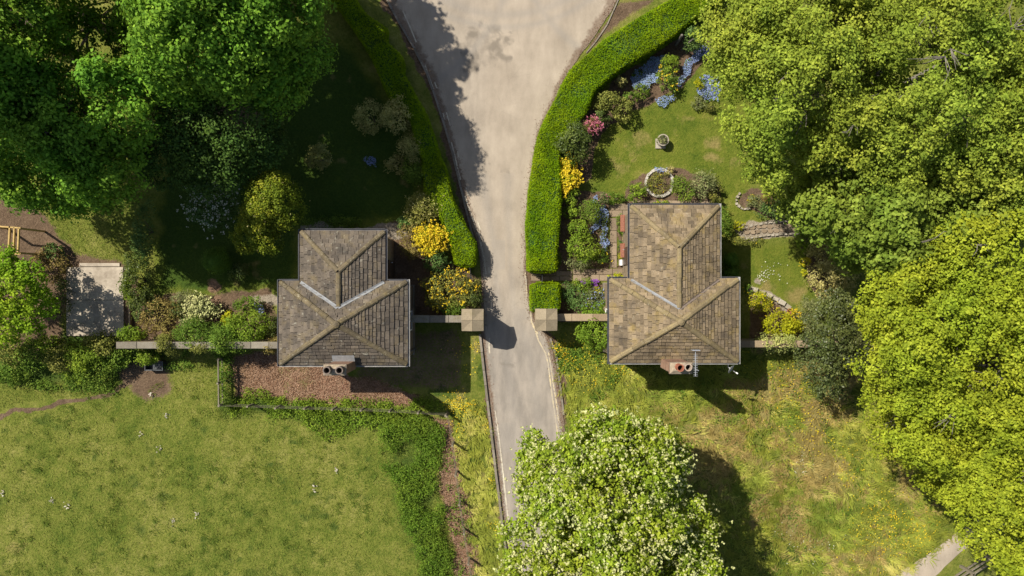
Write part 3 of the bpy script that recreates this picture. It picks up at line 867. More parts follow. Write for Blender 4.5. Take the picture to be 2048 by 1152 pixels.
# television aerial on the right chimney
ar = empty('television_aerial', (*W(1388,722,6.4),6.4)); tag(ar, 'long silver television aerial mounted beside the red brick chimney', 'aerial')
zx = 7.2
bx_, by0 = W(1391,752,zx); _, by1 = W(1391,700,zx)
mastx, masty = xb+.06, (ya+yb)/2
MB().tube([(mastx,masty,5.7),(mastx,masty,zx+.02)],[.018,.018],6).build('mast', M['alu'], ar)
MB().tube([(mastx,masty,zx-.15),(bx_,masty,zx)],[.012,.012],6).build('bracket', M['alu'], ar)
MB().tube([(bx_,by0,zx),(bx_,by1,zx)],[.016,.016],6).build('boom', M['alu'], ar)
for i in range(13):
    y = by0 + (by1-.22-by0)*i/12
    MB().tube([(bx_-.09,y,zx+.018),(bx_+.09,y,zx+.018)],[.008,.008],5).build('element', M['alu'], ar)
MB().box(bx_-.17,bx_+.17,by1-.02,by1+.012,zx-.16,zx+.16).build('reflector', M['alu'], ar)
# satellite dish
dc = W3(1462,738,3.6)
ds = empty('satellite_dish', (dc.x, GR['y0']+.2, dc.z)); tag(ds, 'small grey satellite dish on the south wall of the tan roofed lodge', 'satellite dish')
aim = Vector((.75,-.55,.45)).normalized(); sd = aim.cross(Vector((0,0,1))).normalized(); su = sd.cross(aim)
m = MB(); n = 20; cc = dc
for ring, (r, d) in enumerate(((0.0,-.06),(.12,-.045),(.22,-.015),(.28,.01))):
    for k in range(n):
        a = 2*math.pi*k/n; q = cc + (sd*math.cos(a)*.88+su*math.sin(a))*r + aim*d; m.V.append(tuple(q))
for ring in range(3):
    for k in range(n): m.F.append((ring*n+k, ring*n+(k+1)%n, ring*n+n+(k+1)%n, ring*n+n+k))
m.build('reflector', M['dishgrey'], ds, smooth=True)
MB().tube([cc-aim*.06, cc-aim*.16, Vector((cc.x-.12, GR['y0']+.2, cc.z-.05))],[.025,.025,.025],6).build('bracket', M['dishgrey'], ds)
MB().tube([cc-su*.26, cc+aim*.33-su*.05],[.012,.012],5).build('arm', M['dishgrey'], ds)
MB().tube([cc+aim*.28-su*.05, cc+aim*.38-su*.05],[.035,.035],8).build('receiver', M['white'], ds)

# ------------------------------------------------------------------ gate piers and walls
M['pier'] = var_mat('pier_sandstone', (.23,.185,.125), (.34,.28,.19), extra=[((.16,.14,.06),2.0,.55,.75,.4)], bump=.25)
def pier(label, px, py):
    z = 2.45
    x, y = W(px, py, z)
    P_ = empty('gate_pier', (x,y,0)); tag(P_, label, 'gate pier', 'square gate piers either side of the road')
    r = .47
    MB().box(x-r-.03,x+r+.03,y-r-.03,y+r+.03,-.1,.35).build('plinth', M['pier'], P_, v=.3)
    zz = .353
    for i in range(5):
        h = .353; MB().box(x-r,x+r,y-r,y+r,zz+.004,zz+h-.004).build('shaft_stone', M['pier'], P_, v=random.random()); zz += h
    prof = [(r+.005,zz),(r+.015,zz+.05),(r+.04,zz+.10),(r+.04,zz+.15)]
    m = MB()
    for (q, h) in prof:
        m.V += [(x-q,y-q,h),(x+q,y-q,h),(x+q,y+q,h),(x-q,y+q,h)]
    for i in range(len(prof)-1):
        for k in range(4): m.F.append((4*i+k,4*i+(k+1)%4,4*i+4+(k+1)%4,4*i+4+k))
    m.F += [(3,2,1,0), tuple(4*(len(prof)-1)+k for k in range(4))]
    m.build('cornice', M['pier'], P_, v=.4)
    zb = zz+.153; R_ = .545; g = .005
    for sx in (-1,1):
        for sy in (-1,1):
            a = Vector((x+sx*g,y+sy*g,zb)); c1 = Vector((x+sx*R_,y+sy*g,zb)); c2 = Vector((x+sx*R_,y+sy*R_,zb)); c3 = Vector((x+sx*g,y+sy*R_,zb))
            up1 = Vector((0,0,.06)); mm = MB()
            topc = Vector((x+sx*g,y+sy*g,zb+.40))
            mid1 = Vector((x+sx*R_,y+sy*g,zb+.30)); mid2 = Vector((x+sx*g,y+sy*R_,zb+.30))
            mm.poly([a,c1,c2,c3, mid1, c2+up1, mid2, topc],
                    [(0,3,2,1),(1,2,5,4),(2,3,6,5),(4,5,7),(5,6,7),(0,1,4,7),(0,7,6,3)])
            o = mm.build('cap_stone', M['pier'], P_, v=random.uniform(.25,.75))
            bm = bmesh.new(); bm.from_mesh(o.data); bmesh.ops.recalc_face_normals(bm, faces=bm.faces); bm.to_mesh(o.data); bm.free()
    return P_
pier('square stone gate pier with four sided gabled cap casting its shadow onto the road', 945, 640)
pier('square stone gate pier with four sided gabled cap beside the small clipped hedge block', 1092.5, 639.5)

M['coping'] = var_mat('grey_coping', (.17,.15,.115), (.32,.285,.225), extra=[((.16,.13,.06),3.0,.52,.7,.6)])
M['copingT'] = var_mat('tan_coping', (.26,.19,.12), (.36,.28,.18), extra=[((.16,.13,.06),3.0,.55,.7,.5)])
def garden_wall(label, pxa, pxb, py, z, w, cmat, slen=1.05):
    xa_, y = W(pxa, py, z); xb_, _ = W(pxb, py, z)
    G_ = empty('garden_wall', ((xa_+xb_)/2, y, 0)); tag(G_, label, 'wall', 'stone walls joining the lodges')
    MB().box(xa_,xb_,y-w/2+.03,y+w/2-.03,-.1,z-.1).build('masonry', M['wall'], G_)
    x = xa_
    while x < xb_-.05:
        L_ = slen*random.uniform(.8,1.2); xe = xb_ if x+L_ > xb_-.3 else x+L_
        tz = z+random.uniform(-.012,.012)
        MB().poly([(x+.006,y-w/2,z-.1),(xe-.006,y-w/2,z-.1),(xe-.006,y+w/2,z-.1),(x+.006,y+w/2,z-.1),
                   (x+.006,y-w/2,tz-.015),(xe-.006,y-w/2,tz-.015),(xe-.006,y+w/2,tz-.015),(x+.006,y+w/2,tz-.015),
                   (x+.02,y-w/2+.02,tz),(xe-.02,y-w/2+.02,tz),(xe-.02,y+w/2-.02,tz),(x+.02,y+w/2-.02,tz)],
                  [(0,3,2,1),(0,1,5,4),(1,2,6,5),(2,3,7,6),(3,0,4,7),(4,5,9,8),(5,6,10,9),(6,7,11,10),(7,4,8,11),(8,9,10,11)]
                  ).build('coping_stone', cmat, G_, v=random.random())
        x = xe
garden_wall('long grey coped wall running from the left lodge past the flowering shrubs', 232, 572, 690.5, 2.0, .34, M['coping'])
garden_wall('short coped wall between the grey roofed lodge and its gate pier', 812, 930, 638, 1.75, .36, M['coping'])
garden_wall('short tan coped wall between the right gate pier and the leafy shrub', 1106, 1240, 635, 1.75, .36, M['copingT'])
garden_wall('coped wall running east from the tan roofed lodge under shrubs', 1462, 1760, 688, 2.0, .34, M['copingT'])
# ------------------------------------------------------------------ foliage
def unit(a): return a/np.maximum(np.linalg.norm(a, axis=1, keepdims=True), 1e-9)
def leaf_arrays(P, N, size, v, aspect=.62, fold=.16, rng=R, tri=False):
    n = len(P)
    N = unit(N); T = rng.normal(size=(n,3)); T = unit(T - N*np.sum(T*N, 1, keepdims=True)); B = np.cross(N, T)
    L = np.asarray(size).reshape(-1,1)
    if tri:
        V = np.stack([P-T*L*.5-B*L*aspect*.5, P-T*L*.5+B*L*aspect*.5, P+T*L*.5], 1).reshape(-1,3)
        F = np.arange(n*3).reshape(n,3); return V, F, np.repeat(v, 3)
    V = np.stack([P-T*L*.5, P+B*L*aspect*.5+N*L*fold, P+T*L*.5, P-B*L*aspect*.5+N*L*fold], 1).reshape(-1,3)
    F = np.arange(n*4).reshape(n,4)
    return V, F, np.repeat(v, 4)
def leaf_obj(name, P, N, size, v, mat, parent, **k):
    V, F, vv = leaf_arrays(P, N, size, v, **k)
    return link(name, np_mesh(name, V, F, vv), mat, parent)

def sub_lobes(base, k, frac, rng, lo=-.1):
    """add k smaller lobes on the skin of each base ellipsoid"""
    out = list(base)
    for (x,y,z,rx,ry,rz) in base:
        for i in range(k):
            zz = rng.uniform(lo, 1); a = rng.uniform(0, 2*math.pi); s = math.sqrt(max(0, 1-zz*zz))
            f = frac*rng.uniform(.65,1.25); q = 1-f*rng.uniform(.35,.8)
            out.append((x+rx*q*s*math.cos(a), y+ry*q*s*math.sin(a), z+rz*q*zz, rx*f, ry*f, max(.25*rz, rz*f)))
    return out

def crown_points(lobes, n_clump, per, cr, rng, flat=.6, lo=-.35, skin=.12, inner=.2, vspread=.22, out_w=.5, dome=.8, upw=.6, rnd=.55, holes=0.0, rug=0.0, freq=.9):
    Lb = np.array(lobes)
    w = Lb[:,3]*Lb[:,4]; w = w/w.sum()
    k = rng.choice(len(Lb), n_clump, p=w)
    zz = rng.uniform(lo, 1, n_clump); a = rng.uniform(0, 2*np.pi, n_clump); s = np.sqrt(np.maximum(0, 1-zz*zz))
    d = np.stack([s*np.cos(a), s*np.sin(a), zz], -1)
    rad = 1-np.abs(rng.normal(0, skin, n_clump))
    ii = rng.random(n_clump) < inner
    rad[ii] = rng.uniform(.35, .8, ii.sum())
    C = Lb[k,:3] + d*Lb[k,3:6]*rad[:,None]
    # drop clumps buried in other lobes
    keep = np.ones(n_clump, bool)
    for j in range(len(Lb)):
        q = np.linalg.norm((C-Lb[j,:3])/Lb[j,3:6], axis=1)
        keep &= ~((q < .72) & (k != j) & ~ii)
    nz = fbm(C[:,0]*freq+5, C[:,1]*freq+9, 71, 3)
    if holes: keep &= (nz > holes) | ii
    C[:,2] += (nz-.5)*2*rug*(d[:,2] > -.1)
    C = C[keep]; d = d[keep]; m = len(C)
    cv = np.clip(rng.normal(.5, vspread, m), 0, 1)
    sz = rng.uniform(.6, 1.35, m)
    O = rng.normal(size=(m,per,3)); O = O/np.linalg.norm(O, axis=2, keepdims=True)*(rng.random((m,per,1))**.45)
    O[:,:,2] *= flat
    P = C[:,None,:] + O*(cr*sz)[:,None,None]
    N = d[:,None,:]*out_w + O*dome + np.array([0,0,upw]) + rng.normal(size=(m,per,3))*rnd
    v = np.clip(cv[:,None] + rng.normal(0, .16, (m,per)), 0, 1)
    return P.reshape(-1,3), N.reshape(-1,3), v.ravel(), C

M['bark'] = plain('bark', (.12,.095,.07), .95, .1, .35, 12, bump=.5)
M['palebark'] = plain('pale_bark', (.17,.15,.125), .9, .1, .3, 10, bump=.3)
def limbs(x, y, z0, top, lobes, rng, r0, mat, parent, n_limb=14, twigs=None):
    """tapered trunk and limbs reaching into the lobes"""
    t = MB(); lean = Vector((rng.normal(0,.15), rng.normal(0,.15), 0))
    tp = [Vector((x,y,z0-.2)) , Vector((x,y,z0+.25)), Vector((x,y,0))+lean*.4+Vector((0,0,top*.35)), Vector((x,y,0))+lean+Vector((0,0,top*.6)), Vector((x,y,0))+lean*1.6+Vector((0,0,top*.8))]
    t.tube(tp, [r0*1.5, r0*1.1, r0*.85, r0*.5, r0*.1], 9)
    t.build('trunk', mat, parent, smooth=True)
    b = MB()
    Lb = sorted(lobes, key=lambda l: -l[3])[:n_limb]
    for l in Lb:
        h = rng.uniform(.25,.5)*top; s = Vector((x,y,h))+lean*(h/top)*1.4
        e = Vector((l[0],l[1],l[2]+.15*l[5])); mid = s.lerp(e,.5)+Vector((rng.normal(0,.2),rng.normal(0,.2),rng.normal(.25,.2)))
        b.tube([s, s.lerp(mid,.6), mid, mid.lerp(e,.6), e], [r0*.42, r0*.34, r0*.26, r0*.16, r0*.05], 5, caps=False)
        for q in range(5):
            e2 = e + Vector((rng.uniform(-.55,.55)*l[3], rng.uniform(-.55,.55)*l[4], rng.uniform(-.2,.2)*l[5])); st = mid.lerp(e, rng.uniform(.1,1))
            md = st.lerp(e2,.5)+Vector((0,0,rng.uniform(-.1,.2)))
            b.tube([st, md, e2], [r0*.12, r0*.08, .012], 4, caps=False)
    if twigs is not None:
        for (p, length) in twigs:
            p = Vector(p); a0 = rng.uniform(0, 6.28)
            for q in range(int(rng.integers(3,7))):
                a = a0+rng.normal(0,.6); e = p+Vector((math.cos(a),math.sin(a),rng.uniform(-.1,.25)))*length*rng.uniform(.5,1.1)
                md = p.lerp(e,.5)+Vector((rng.normal(0,.08),rng.normal(0,.08),rng.uniform(0,.12)))
                b.tube([p-Vector((0,0,.4)), p, md, e], [.028,.022,.014,.005], 4, caps=False)
    return b.build('branches', mat, parent, smooth=True)

def tree(name, label, base_px, lobes_px, leafmat, n_clump, per, cr, leaf, seed, group=None, r0=.25, subs=(0,.35), bark='bark', flowers=None, twigs=0, cat='tree', vshift=0.0, **k):
    """lobes_px: (px, py, z, radius_px, height radius m), each lobe at its own height z"""
    rng = np.random.default_rng(seed)
    base = []
    for (px,py,z,rp,rz) in lobes_px:
        X, Y = W(px,py,z); r = rp*(CAM_H-z)/FOC; base.append((X,Y,z,r,r,rz))
    lobes = sub_lobes(base, subs[0], subs[1], rng) if subs[0] else base
    X0, Y0 = W(*base_px); z0 = float(ground_z(X0,Y0)) if abs(X0) < 30 and abs(Y0) < 17 else -.1
    T_ = empty(name, (X0,Y0,z0)); tag(T_, label, cat, group)
    P, N, v, C = crown_points(lobes, n_clump, per, cr, rng, **k)
    keep = P[:,2] > .3
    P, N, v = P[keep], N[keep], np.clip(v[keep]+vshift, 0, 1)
    leaf_obj('crown', P, N, leaf*rng.uniform(.7,1.3,len(P)), v, leafmat, T_, rng=rng)
    tw = None
    if twigs:
        top = [l for l in lobes if l[5] > 0]
        tw = []
        for i in range(twigs):
            l = base[rng.integers(len(base))]; a = rng.uniform(0,6.28); q = rng.uniform(.1,.85)
            tw.append(((l[0]+l[3]*q*math.cos(a), l[1]+l[4]*q*math.sin(a), l[2]+l[5]*(math.sqrt(1-q*q)*1.02+.02)), rng.uniform(.6,1.3)))
    limbs(X0, Y0, z0, max(l[2]+l[5]*.6 for l in base), base+lobes[len(base):][:12], rng, r0, M[bark], T_, twigs=tw)
    if flowers:
        fm, nf, fs, perf = flowers
        # blossoms sit on the clumps that face the sky
        tops = C[rng.choice(len(C), nf)] + rng.normal(size=(nf,3))*np.array([cr*.8,cr*.8,cr*.25]) + np.array([0,0,cr*.55])
        Pf = np.repeat(tops, perf, 0) + rng.normal(size=(nf*perf,3))*np.array([fs*.32,fs*.32,fs*.5])
        Nf = rng.normal(size=(nf*perf,3))*.6+np.array([0,0,.8])
        leaf_obj('blossom', Pf, Nf, fs*rng.uniform(.6,1.2,len(Pf)), rng.random(len(Pf)), fm, T_, rng=rng, aspect=.85)
    return T_

# leaf colours
M['sycamore'] = leaf_mat('sycamore_leaf', (.042,.095,.012), (.095,.190,.022), (.190,.310,.040), .26, k=(1.72,1.66,1.2))
M['beech'] = leaf_mat('beech_leaf', (.105,.140,.012), (.185,.225,.020), (.290,.320,.032), .24, k=(1.36,1.42,1.7))
M['beechY'] = leaf_mat('young_beech_leaf', (.118,.152,.008), (.205,.243,.012), (.305,.338,.022), .24, k=(1.42,1.42,1.8))
M['beechG'] = leaf_mat('pale_green_leaf', (.085,.120,.014), (.145,.195,.024), (.225,.270,.040), .24, k=(1.4,1.42,1.4))
M['chestnut'] = leaf_mat('chestnut_leaf', (.080,.125,.012), (.150,.210,.020), (.250,.310,.036), .28, k=(1.7,1.6,1.2))
M['yew'] = leaf_mat('dark_needle', (.018,.042,.012), (.036,.075,.018), (.064,.115,.026), .15)
M['topiary'] = leaf_mat('topiary_leaf', (.035,.075,.012), (.060,.120,.018), (.095,.165,.026), .15)
M['young'] = leaf_mat('young_sycamore_leaf', (.080,.155,.012), (.140,.235,.018), (.220,.320,.034), .3)
M['holly'] = leaf_mat('holly_leaf', (.026,.038,.016), (.052,.070,.028), (.105,.125,.058), .15, .45, .3)
M['hedge'] = leaf_mat('clipped_hedge_leaf', (.055,.105,.003), (.105,.175,.004), (.175,.250,.007), .25, .7, .05)
M['olive'] = leaf_mat('olive_leaf', (.060,.075,.022), (.115,.130,.040), (.190,.200,.075), .25)
M['bronze'] = leaf_mat('bronze_leaf', (.070,.055,.025), (.130,.110,.050), (.215,.180,.090), .25)
M['laburnum'] = leaf_mat('laburnum_leaf', (.050,.080,.010), (.100,.140,.016), (.21,.225,.03), .25)
M['nettle'] = leaf_mat('nettle_leaf', (.035,.075,.010), (.070,.130,.018), (.125,.195,.030), .25)
M['mid'] = leaf_mat('mid_green_leaf', (.040,.080,.014), (.080,.140,.026), (.145,.205,.045), .30)
M['fresh'] = leaf_mat('fresh_green_leaf', (.060,.105,.014), (.115,.185,.026), (.200,.275,.045), .35)
M['lime'] = leaf_mat('lime_leaf', (.150,.180,.010), (.250,.280,.018), (.370,.370,.035), .35)
M['teal'] = leaf_mat('blue_green_leaf', (.032,.068,.026), (.062,.118,.044), (.115,.180,.075), .25)
M['tanleaf_dappled'] = leaf_mat('tan_green_leaf_dappled', (.12,.13,.035), (.23,.22,.065), (.40,.35,.12), .25, k=1.5)  # tan leaf, its colour brightened to stand in for dappled sun
M['grey'] = leaf_mat('grey_green_leaf', (.055,.075,.040), (.110,.135,.080), (.200,.220,.150), .25)
M['dark'] = leaf_mat('dark_evergreen_leaf', (.026,.044,.012), (.052,.078,.020), (.095,.125,.040), .2, .5, .25)
M['gold'] = leaf_mat('golden_leaf', (.22,.20,.055), (.35,.32,.11), (.52,.47,.21), .3, k=1.25)
M['cream'] = leaf_mat('variegated_leaf', (.120,.160,.060), (.220,.260,.120), (.420,.430,.270), .3)
M['grass'] = leaf_mat('long_grass', (.070,.105,.014), (.150,.175,.028), (.300,.270,.080), .3, k=1.5)
M['meadow'] = leaf_mat('meadow_blade', (.13,.165,.020), (.265,.285,.040), (.46,.41,.12), .3, k=1.25)
M['straw'] = leaf_mat('dry_grass', (.230,.180,.050), (.370,.285,.095), (.500,.390,.150), .3, k=1.1)
def flower_mat(name, a, b): return leaf_mat(name, a, tuple((x+y)/2 for x, y in zip(a,b)), b, .2, .6, .1, 1.0)
M['f_yellow'] = flower_mat('yellow_petal', (.52,.36,.015), (.80,.62,.04))
M['f_blue'] = flower_mat('blue_petal', (.20,.27,.48), (.40,.47,.72))
M['f_pink'] = flower_mat('pink_petal', (.42,.10,.17), (.70,.28,.36))
M['f_white'] = flower_mat('white_petal', (.52,.52,.40), (.80,.79,.66))
M['f_cream'] = flower_mat('cream_blossom', (.40,.42,.15), (.64,.63,.30))
M['f_purple'] = flower_mat('purple_petal', (.22,.06,.38), (.42,.16,.62))
M['f_straw'] = flower_mat('dead_stalk', (.35,.30,.22), (.62,.58,.50))
M['litter'] = leaf_mat('fallen_leaf', (.11,.055,.03), (.25,.14,.082), (.46,.31,.21), .1, .8, .1, 1.0)

# ------------------------------------------------------------------ clipped hedges
def hedge(label, left, right, h, seed, dens=900, endcap=True, z=None):
    """left/right: outline of the clipped top, as survey points at height h"""
    rng = np.random.default_rng(seed)
    Lp_ = np.array([W(px,py,h) for px,py in left]); Rp_ = np.array([W(px,py,h) for px,py in right])
    c = (Lp_.mean(0)+Rp_.mean(0))/2
    # resample
    def resamp(A, n):
        d = np.r_[0, np.cumsum(np.linalg.norm(np.diff(A, axis=0), axis=1))]; t_ = np.linspace(0, d[-1], n)
        return np.stack([np.interp(t_, d, A[:,0]), np.interp(t_, d, A[:,1])], -1)
    s = np.linalg.norm(np.diff((Lp_+Rp_)/2, axis=0), axis=1); s_ = np.r_[0, np.cumsum(s)]
    n = max(4, int(s_[-1]/.35)); tt = np.linspace(0, s_[-1], n)
    Lr = np.stack([np.interp(tt, s_, Lp_[:,i]) for i in (0,1)], -1); Rr = np.stack([np.interp(tt, s_, Rp_[:,i]) for i in (0,1)], -1)
    H_ = empty('clipped_hedge', (c[0],c[1],0)); tag(H_, label, 'hedge', 'clipped hedges along the road')
    # woody core just inside the leaves
    nu = 7; g = .07
    u = np.linspace(0,1,nu)
    rows = []
    for i in range(n):
        a, b = Lr[i], Rr[i]; d = (b-a)/np.linalg.norm(b-a); a2 = a+d*g; b2 = b-d*g
        sec = [(*(a2),-.1)] + [(*(a2*(1-q)+b2*q), h-g-.02+.03*math.sin(i*1.3+q*5)) for q in u] + [(*(b2),-.1)]
        rows.append(sec)
    V = np.array(rows); ns = V.shape[1]
    # pull the ends in
    id_ = np.arange(n*ns).reshape(n,ns)
    q = np.stack([id_[:-1,:-1], id_[:-1,1:], id_[1:,1:], id_[1:,:-1]], -1).reshape(-1,4)
    V = V.reshape(-1,3).tolist(); F = [tuple(x) for x in q]
    F += [tuple(int(x) for x in id_[0]), tuple(int(x) for x in id_[-1][::-1])]
    m = MB(); m.V = V; m.F = F; m.build('stems', M['yew'], H_, v=.2)
    # leaves: top
    wid = np.linalg.norm(Rr-Lr, axis=1).mean(); length = s_[-1]
    nt = int(wid*length*dens)
    f = rng.random(nt)*(n-1); i0 = f.astype(int); fr = (f-i0)[:,None]
    A = Lr[i0]*(1-fr)+Lr[i0+1]*fr; B = Rr[i0]*(1-fr)+Rr[i0+1]*fr
    q = rng.random(nt)[:,None]; XY = A*(1-q)+B*q
    edge = np.minimum(q, 1-q)[:,0]*wid
    zt = h - .10*np.exp(-edge/.07) + (fbm(XY[:,0]*1.6, XY[:,1]*1.6, 5)-.5)*.17 + rng.normal(0,.022,nt)
    P = np.c_[XY, zt]; dirv = np.c_[(B-A)/np.linalg.norm(B-A,axis=1,keepdims=True), np.zeros(nt)]
    N = np.array([0,0,.9]) + rng.normal(size=(nt,3))*.65 + dirv*((q-.5)*2*np.exp(-edge/.10)[:,None])*.8
    vv = np.clip(.5+(fbm(XY[:,0]*1.1, XY[:,1]*1.1, 15)-.5)*.9+rng.normal(0,.17,nt),0,1)
    Ps=[P]; Ns=[N]; Vs=[vv]
    # sides
    nsd = int(length*h*dens*.55)
    for side, E in ((-1,Lr),(1,Rr)):
        f = rng.random(nsd)*(n-1); i0 = f.astype(int); fr = (f-i0)[:,None]
        A = E[i0]*(1-fr)+E[i0+1]*fr; O_ = (Rr[i0]-Lr[i0]); O_ = O_/np.linalg.norm(O_,axis=1,keepdims=True)*side
        zz = rng.random(nsd)*(h-.03)
        A = A + O_*(rng.normal(0,.03,nsd)[:,None] + .04*np.sin(zz*2.2)[:,None] + (fbm(A[:,0]*2,zz*2+A[:,1]*2,7)-.5)[:,None]*.1)
        Ps.append(np.c_[A,zz]); Ns.append(np.c_[O_,np.full(nsd,.35)]+rng.normal(size=(nsd,3))*.5); Vs.append(np.clip(rng.normal(.5,.2,nsd),0,1))
    for i, sgn in ((0,-1),(n-1,1)):
        ne = int(wid*h*dens*.7); q = rng.random(ne)[:,None]; XY = Lr[i]*(1-q)+Rr[i]*q
        dd = (Lr[i]+Rr[i])/2-(Lr[i-1 if i else 1]+Rr[i-1 if i else 1])/2; dd = dd/np.linalg.norm(dd)
        bulge = .10*np.sin(np.pi*q)
        XY = XY + dd*(bulge+rng.normal(0,.03,(ne,1)))
        Ps.append(np.c_[XY, rng.random(ne)*(h-.02)]); Ns.append(np.c_[np.repeat(dd[None],ne,0),np.full(ne,.3)]+rng.normal(size=(ne,3))*.5); Vs.append(np.clip(rng.normal(.5,.2,ne),0,1))
    P = np.concatenate(Ps); N = np.concatenate(Ns); v = np.concatenate(Vs)
    thin = fbm(P[:,0]*.9+3, P[:,1]*.9, 44) ; drop = (thin < .33) & (rng.random(len(P)) < .45)
    P, N, v = P[~drop], N[~drop], v[~drop]
    sh = rng.random(len(P)) < .012; P[sh,2] += rng.uniform(.03,.09,sh.sum()); v[sh] = 1.0
    leaf_obj('foliage', P, N, rng.uniform(.045,.085,len(P)), v, M['hedge'], H_, tri=True, aspect=.75, rng=rng)
    return H_
hedge('long bright clipped hedge curving round the right hand flower garden',
      [(1057,541),(1056,500),(1054,450),(1057,400),(1064,350),(1072,300),(1080,262),(1100,219),(1127,163),(1144,136),(1171,112),(1206,80),(1257,47),(1307,17),(1360,-12),(1420,-45)],
      [(1113,541),(1113,500),(1119,450),(1122,400),(1121,350),(1118,304),(1138,270),(1171,225),(1189,180),(1230,145),(1265,121),(1307,98),(1345,72),(1386,38),(1430,5),(1480,-30)], 1.45, 11)
hedge('short square clipped hedge block beside the right gate pier', [(1063,570),(1063,622)], [(1119,568),(1119,617)], 1.4, 12)
hedge('clipped hedge sweeping down the left roadside, mostly in tree shade',
      [(640,-40),(665,0),(692,33),(715,67),(742,110),(759,150),(775,187),(802,213),(822,240),(829,277),(845,320),(849,384),(865,411),(882,437),(895,471),(905,497),(911,528)],
      [(690,-40),(712,0),(725,23),(769,52),(768,78),(803,112),(803,142),(825,180),(849,227),(865,267),(879,317),(891,340),(901,391),(915,421),(933,457),(952,490),(948,531)], 1.4, 13)
# ------------------------------------------------------------------ trees
G_L = 'sycamores shading the left garden'; G_R = 'beeches on the right'
syc = dict(per=34, cr=.46, leaf=.165, flat=.75, skin=.09, inner=.2, dome=1.2, upw=.35, rnd=.4, out_w=.35, holes=.35, rug=1.5, freq=.8)
tree('sycamore_tree', 'tall sycamore with the brightest sunlit crown at the top left', (470,10),
     [(400,60,9.5,120,3.0),(330,110,8.8,80,2.4),(480,120,8.6,85,2.4),(545,30,9.0,80,2.6),(420,-60,9.8,130,3.0),(380,160,7.4,60,1.8)],
     M['sycamore'], 2437, seed=21, group=G_L, r0=.3, subs=(12,.28), **syc)
tree('sycamore_tree', 'sycamore in the far top left corner with crown half in shade', (120,90),
     [(40,60,9.2,110,2.6),(20,180,8.2,90,2.2),(-60,100,9.5,130,3.0),(90,10,8.6,70,2.2)],
     M['sycamore'], 1300, seed=22, group=G_L, r0=.28, subs=(12,.28), **syc)
tree('sycamore_tree', 'broad sycamore in shade left of the sunlit crown, above the yard grass', (250,300),
     [(150,230,8.0,115,2.4),(235,220,8.4,85,2.2),(110,330,6.6,100,2.2),(210,335,7.4,75,2.2),(40,290,7.0,100,2.2),(165,385,4.4,50,1.6)],
     M['sycamore'], 2275, seed=23, group=G_L, r0=.28, subs=(12,.28), **syc)
tree('sycamore_tree', 'dark sycamore spreading beside the upper end of the left hedge', (590,60),
     [(600,110,5.8,60,2.0),(545,170,6.0,60,2.0),(590,20,7.5,70,2.2),(520,90,7.5,60,2.0)],
     M['sycamore'], 845, seed=24, group=G_L, r0=.22, subs=(9,.36), **syc)
tree('sycamore_tree', 'low dark sycamore filling the gap between the two top left crowns', (230,70),
     [(215,70,5.6,85,1.9),(270,160,5.6,70,1.8),(350,100,6.0,80,1.8),(100,120,5.2,80,1.8),(90,210,4.8,80,1.6),(60,340,4.0,70,1.4),(170,300,4.4,80,1.5),(170,-20,6.0,90,2.0),(300,20,6.2,70,1.9)],
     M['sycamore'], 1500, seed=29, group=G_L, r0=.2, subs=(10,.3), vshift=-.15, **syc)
tree('dark_yew', 'dark evergreen tree in deep shade between sycamores and white blossom shrub', (440,290),
     [(390,250,6.0,75,2.0),(480,235,6.4,80,2.0),(430,310,5.2,80,1.8),(520,290,4.8,55,1.6),(340,320,4.8,60,1.8)],
     M['yew'], 1300, 28, .42, .13, 25, r0=.2, subs=(7,.36))
# taller trees out of the frame to the north-west; their shade falls across the left garden
tree('sycamore_tree', 'tall sycamore beyond the left edge of the frame', (-330,-40),
     [(-420,-60,13,170,3.6),(-430,-250,13,150,3.4),(-300,60,11.5,110,2.8),(-190,140,12,115,2.6),(-235,75,14,105,2.8)], M['sycamore'], 700, seed=26, group=G_L, r0=.35, subs=(7,.38), **dict(syc, leaf=.36))
tree('sycamore_tree', 'tall sycamore beyond the top left corner of the frame', (60,-260),
     [(0,-400,14,160,3.6),(110,-340,13,130,3.2),(-140,-260,12.5,110,3.0)], M['sycamore'], 700, seed=27, group=G_L, r0=.35, subs=(7,.38), **dict(syc, leaf=.36))
tree('sycamore_tree', 'tall sycamore above the top edge of the frame by the road', (420,-220),
     [(370,-290,10.5,110,2.8),(420,-340,9.0,85,2.4),(470,-160,9.2,70,2.4),(250,-290,9.5,110,2.6),(150,-330,10,100,2.6),(330,-210,9.0,90,2.4)], M['sycamore'], 700, seed=28, group=G_L, r0=.35, subs=(7,.38), **dict(syc, leaf=.36))

bee = dict(per=34, cr=.36, leaf=.130, flat=.5, skin=.09, inner=.34, dome=.8, upw=.65, rnd=.5, out_w=.3, lo=-.2, bark='palebark', holes=.36, rug=2.0, freq=.9)
tree('beech_tree', 'big pale green beech overhanging the right hand flower garden', (1560,200),
     [(1600,170,8.8,170,2.8),(1530,105,7.4,108,2.6),(1585,290,7.2,108,2.4),(1480,40,6.5,85,2.2),(1640,30,9.0,130,2.6)],
     M['beech'], 3500, seed=31, group=G_R, r0=.3, subs=(16,.21), twigs=7, **bee)
tree('beech_tree', 'beech filling the top right corner with bare twigs showing', (1820,170),
     [(1860,140,10.0,190,2.8),(1980,60,10,160,2.8),(1760,40,9.4,130,2.6),(1980,260,9.4,150,2.6),(1800,280,8.8,130,2.6),(2080,160,9.5,150,2.6)],
     M['beech'], 4200, seed=32, group=G_R, r0=.32, subs=(16,.21), twigs=12, vshift=.04, **bee)
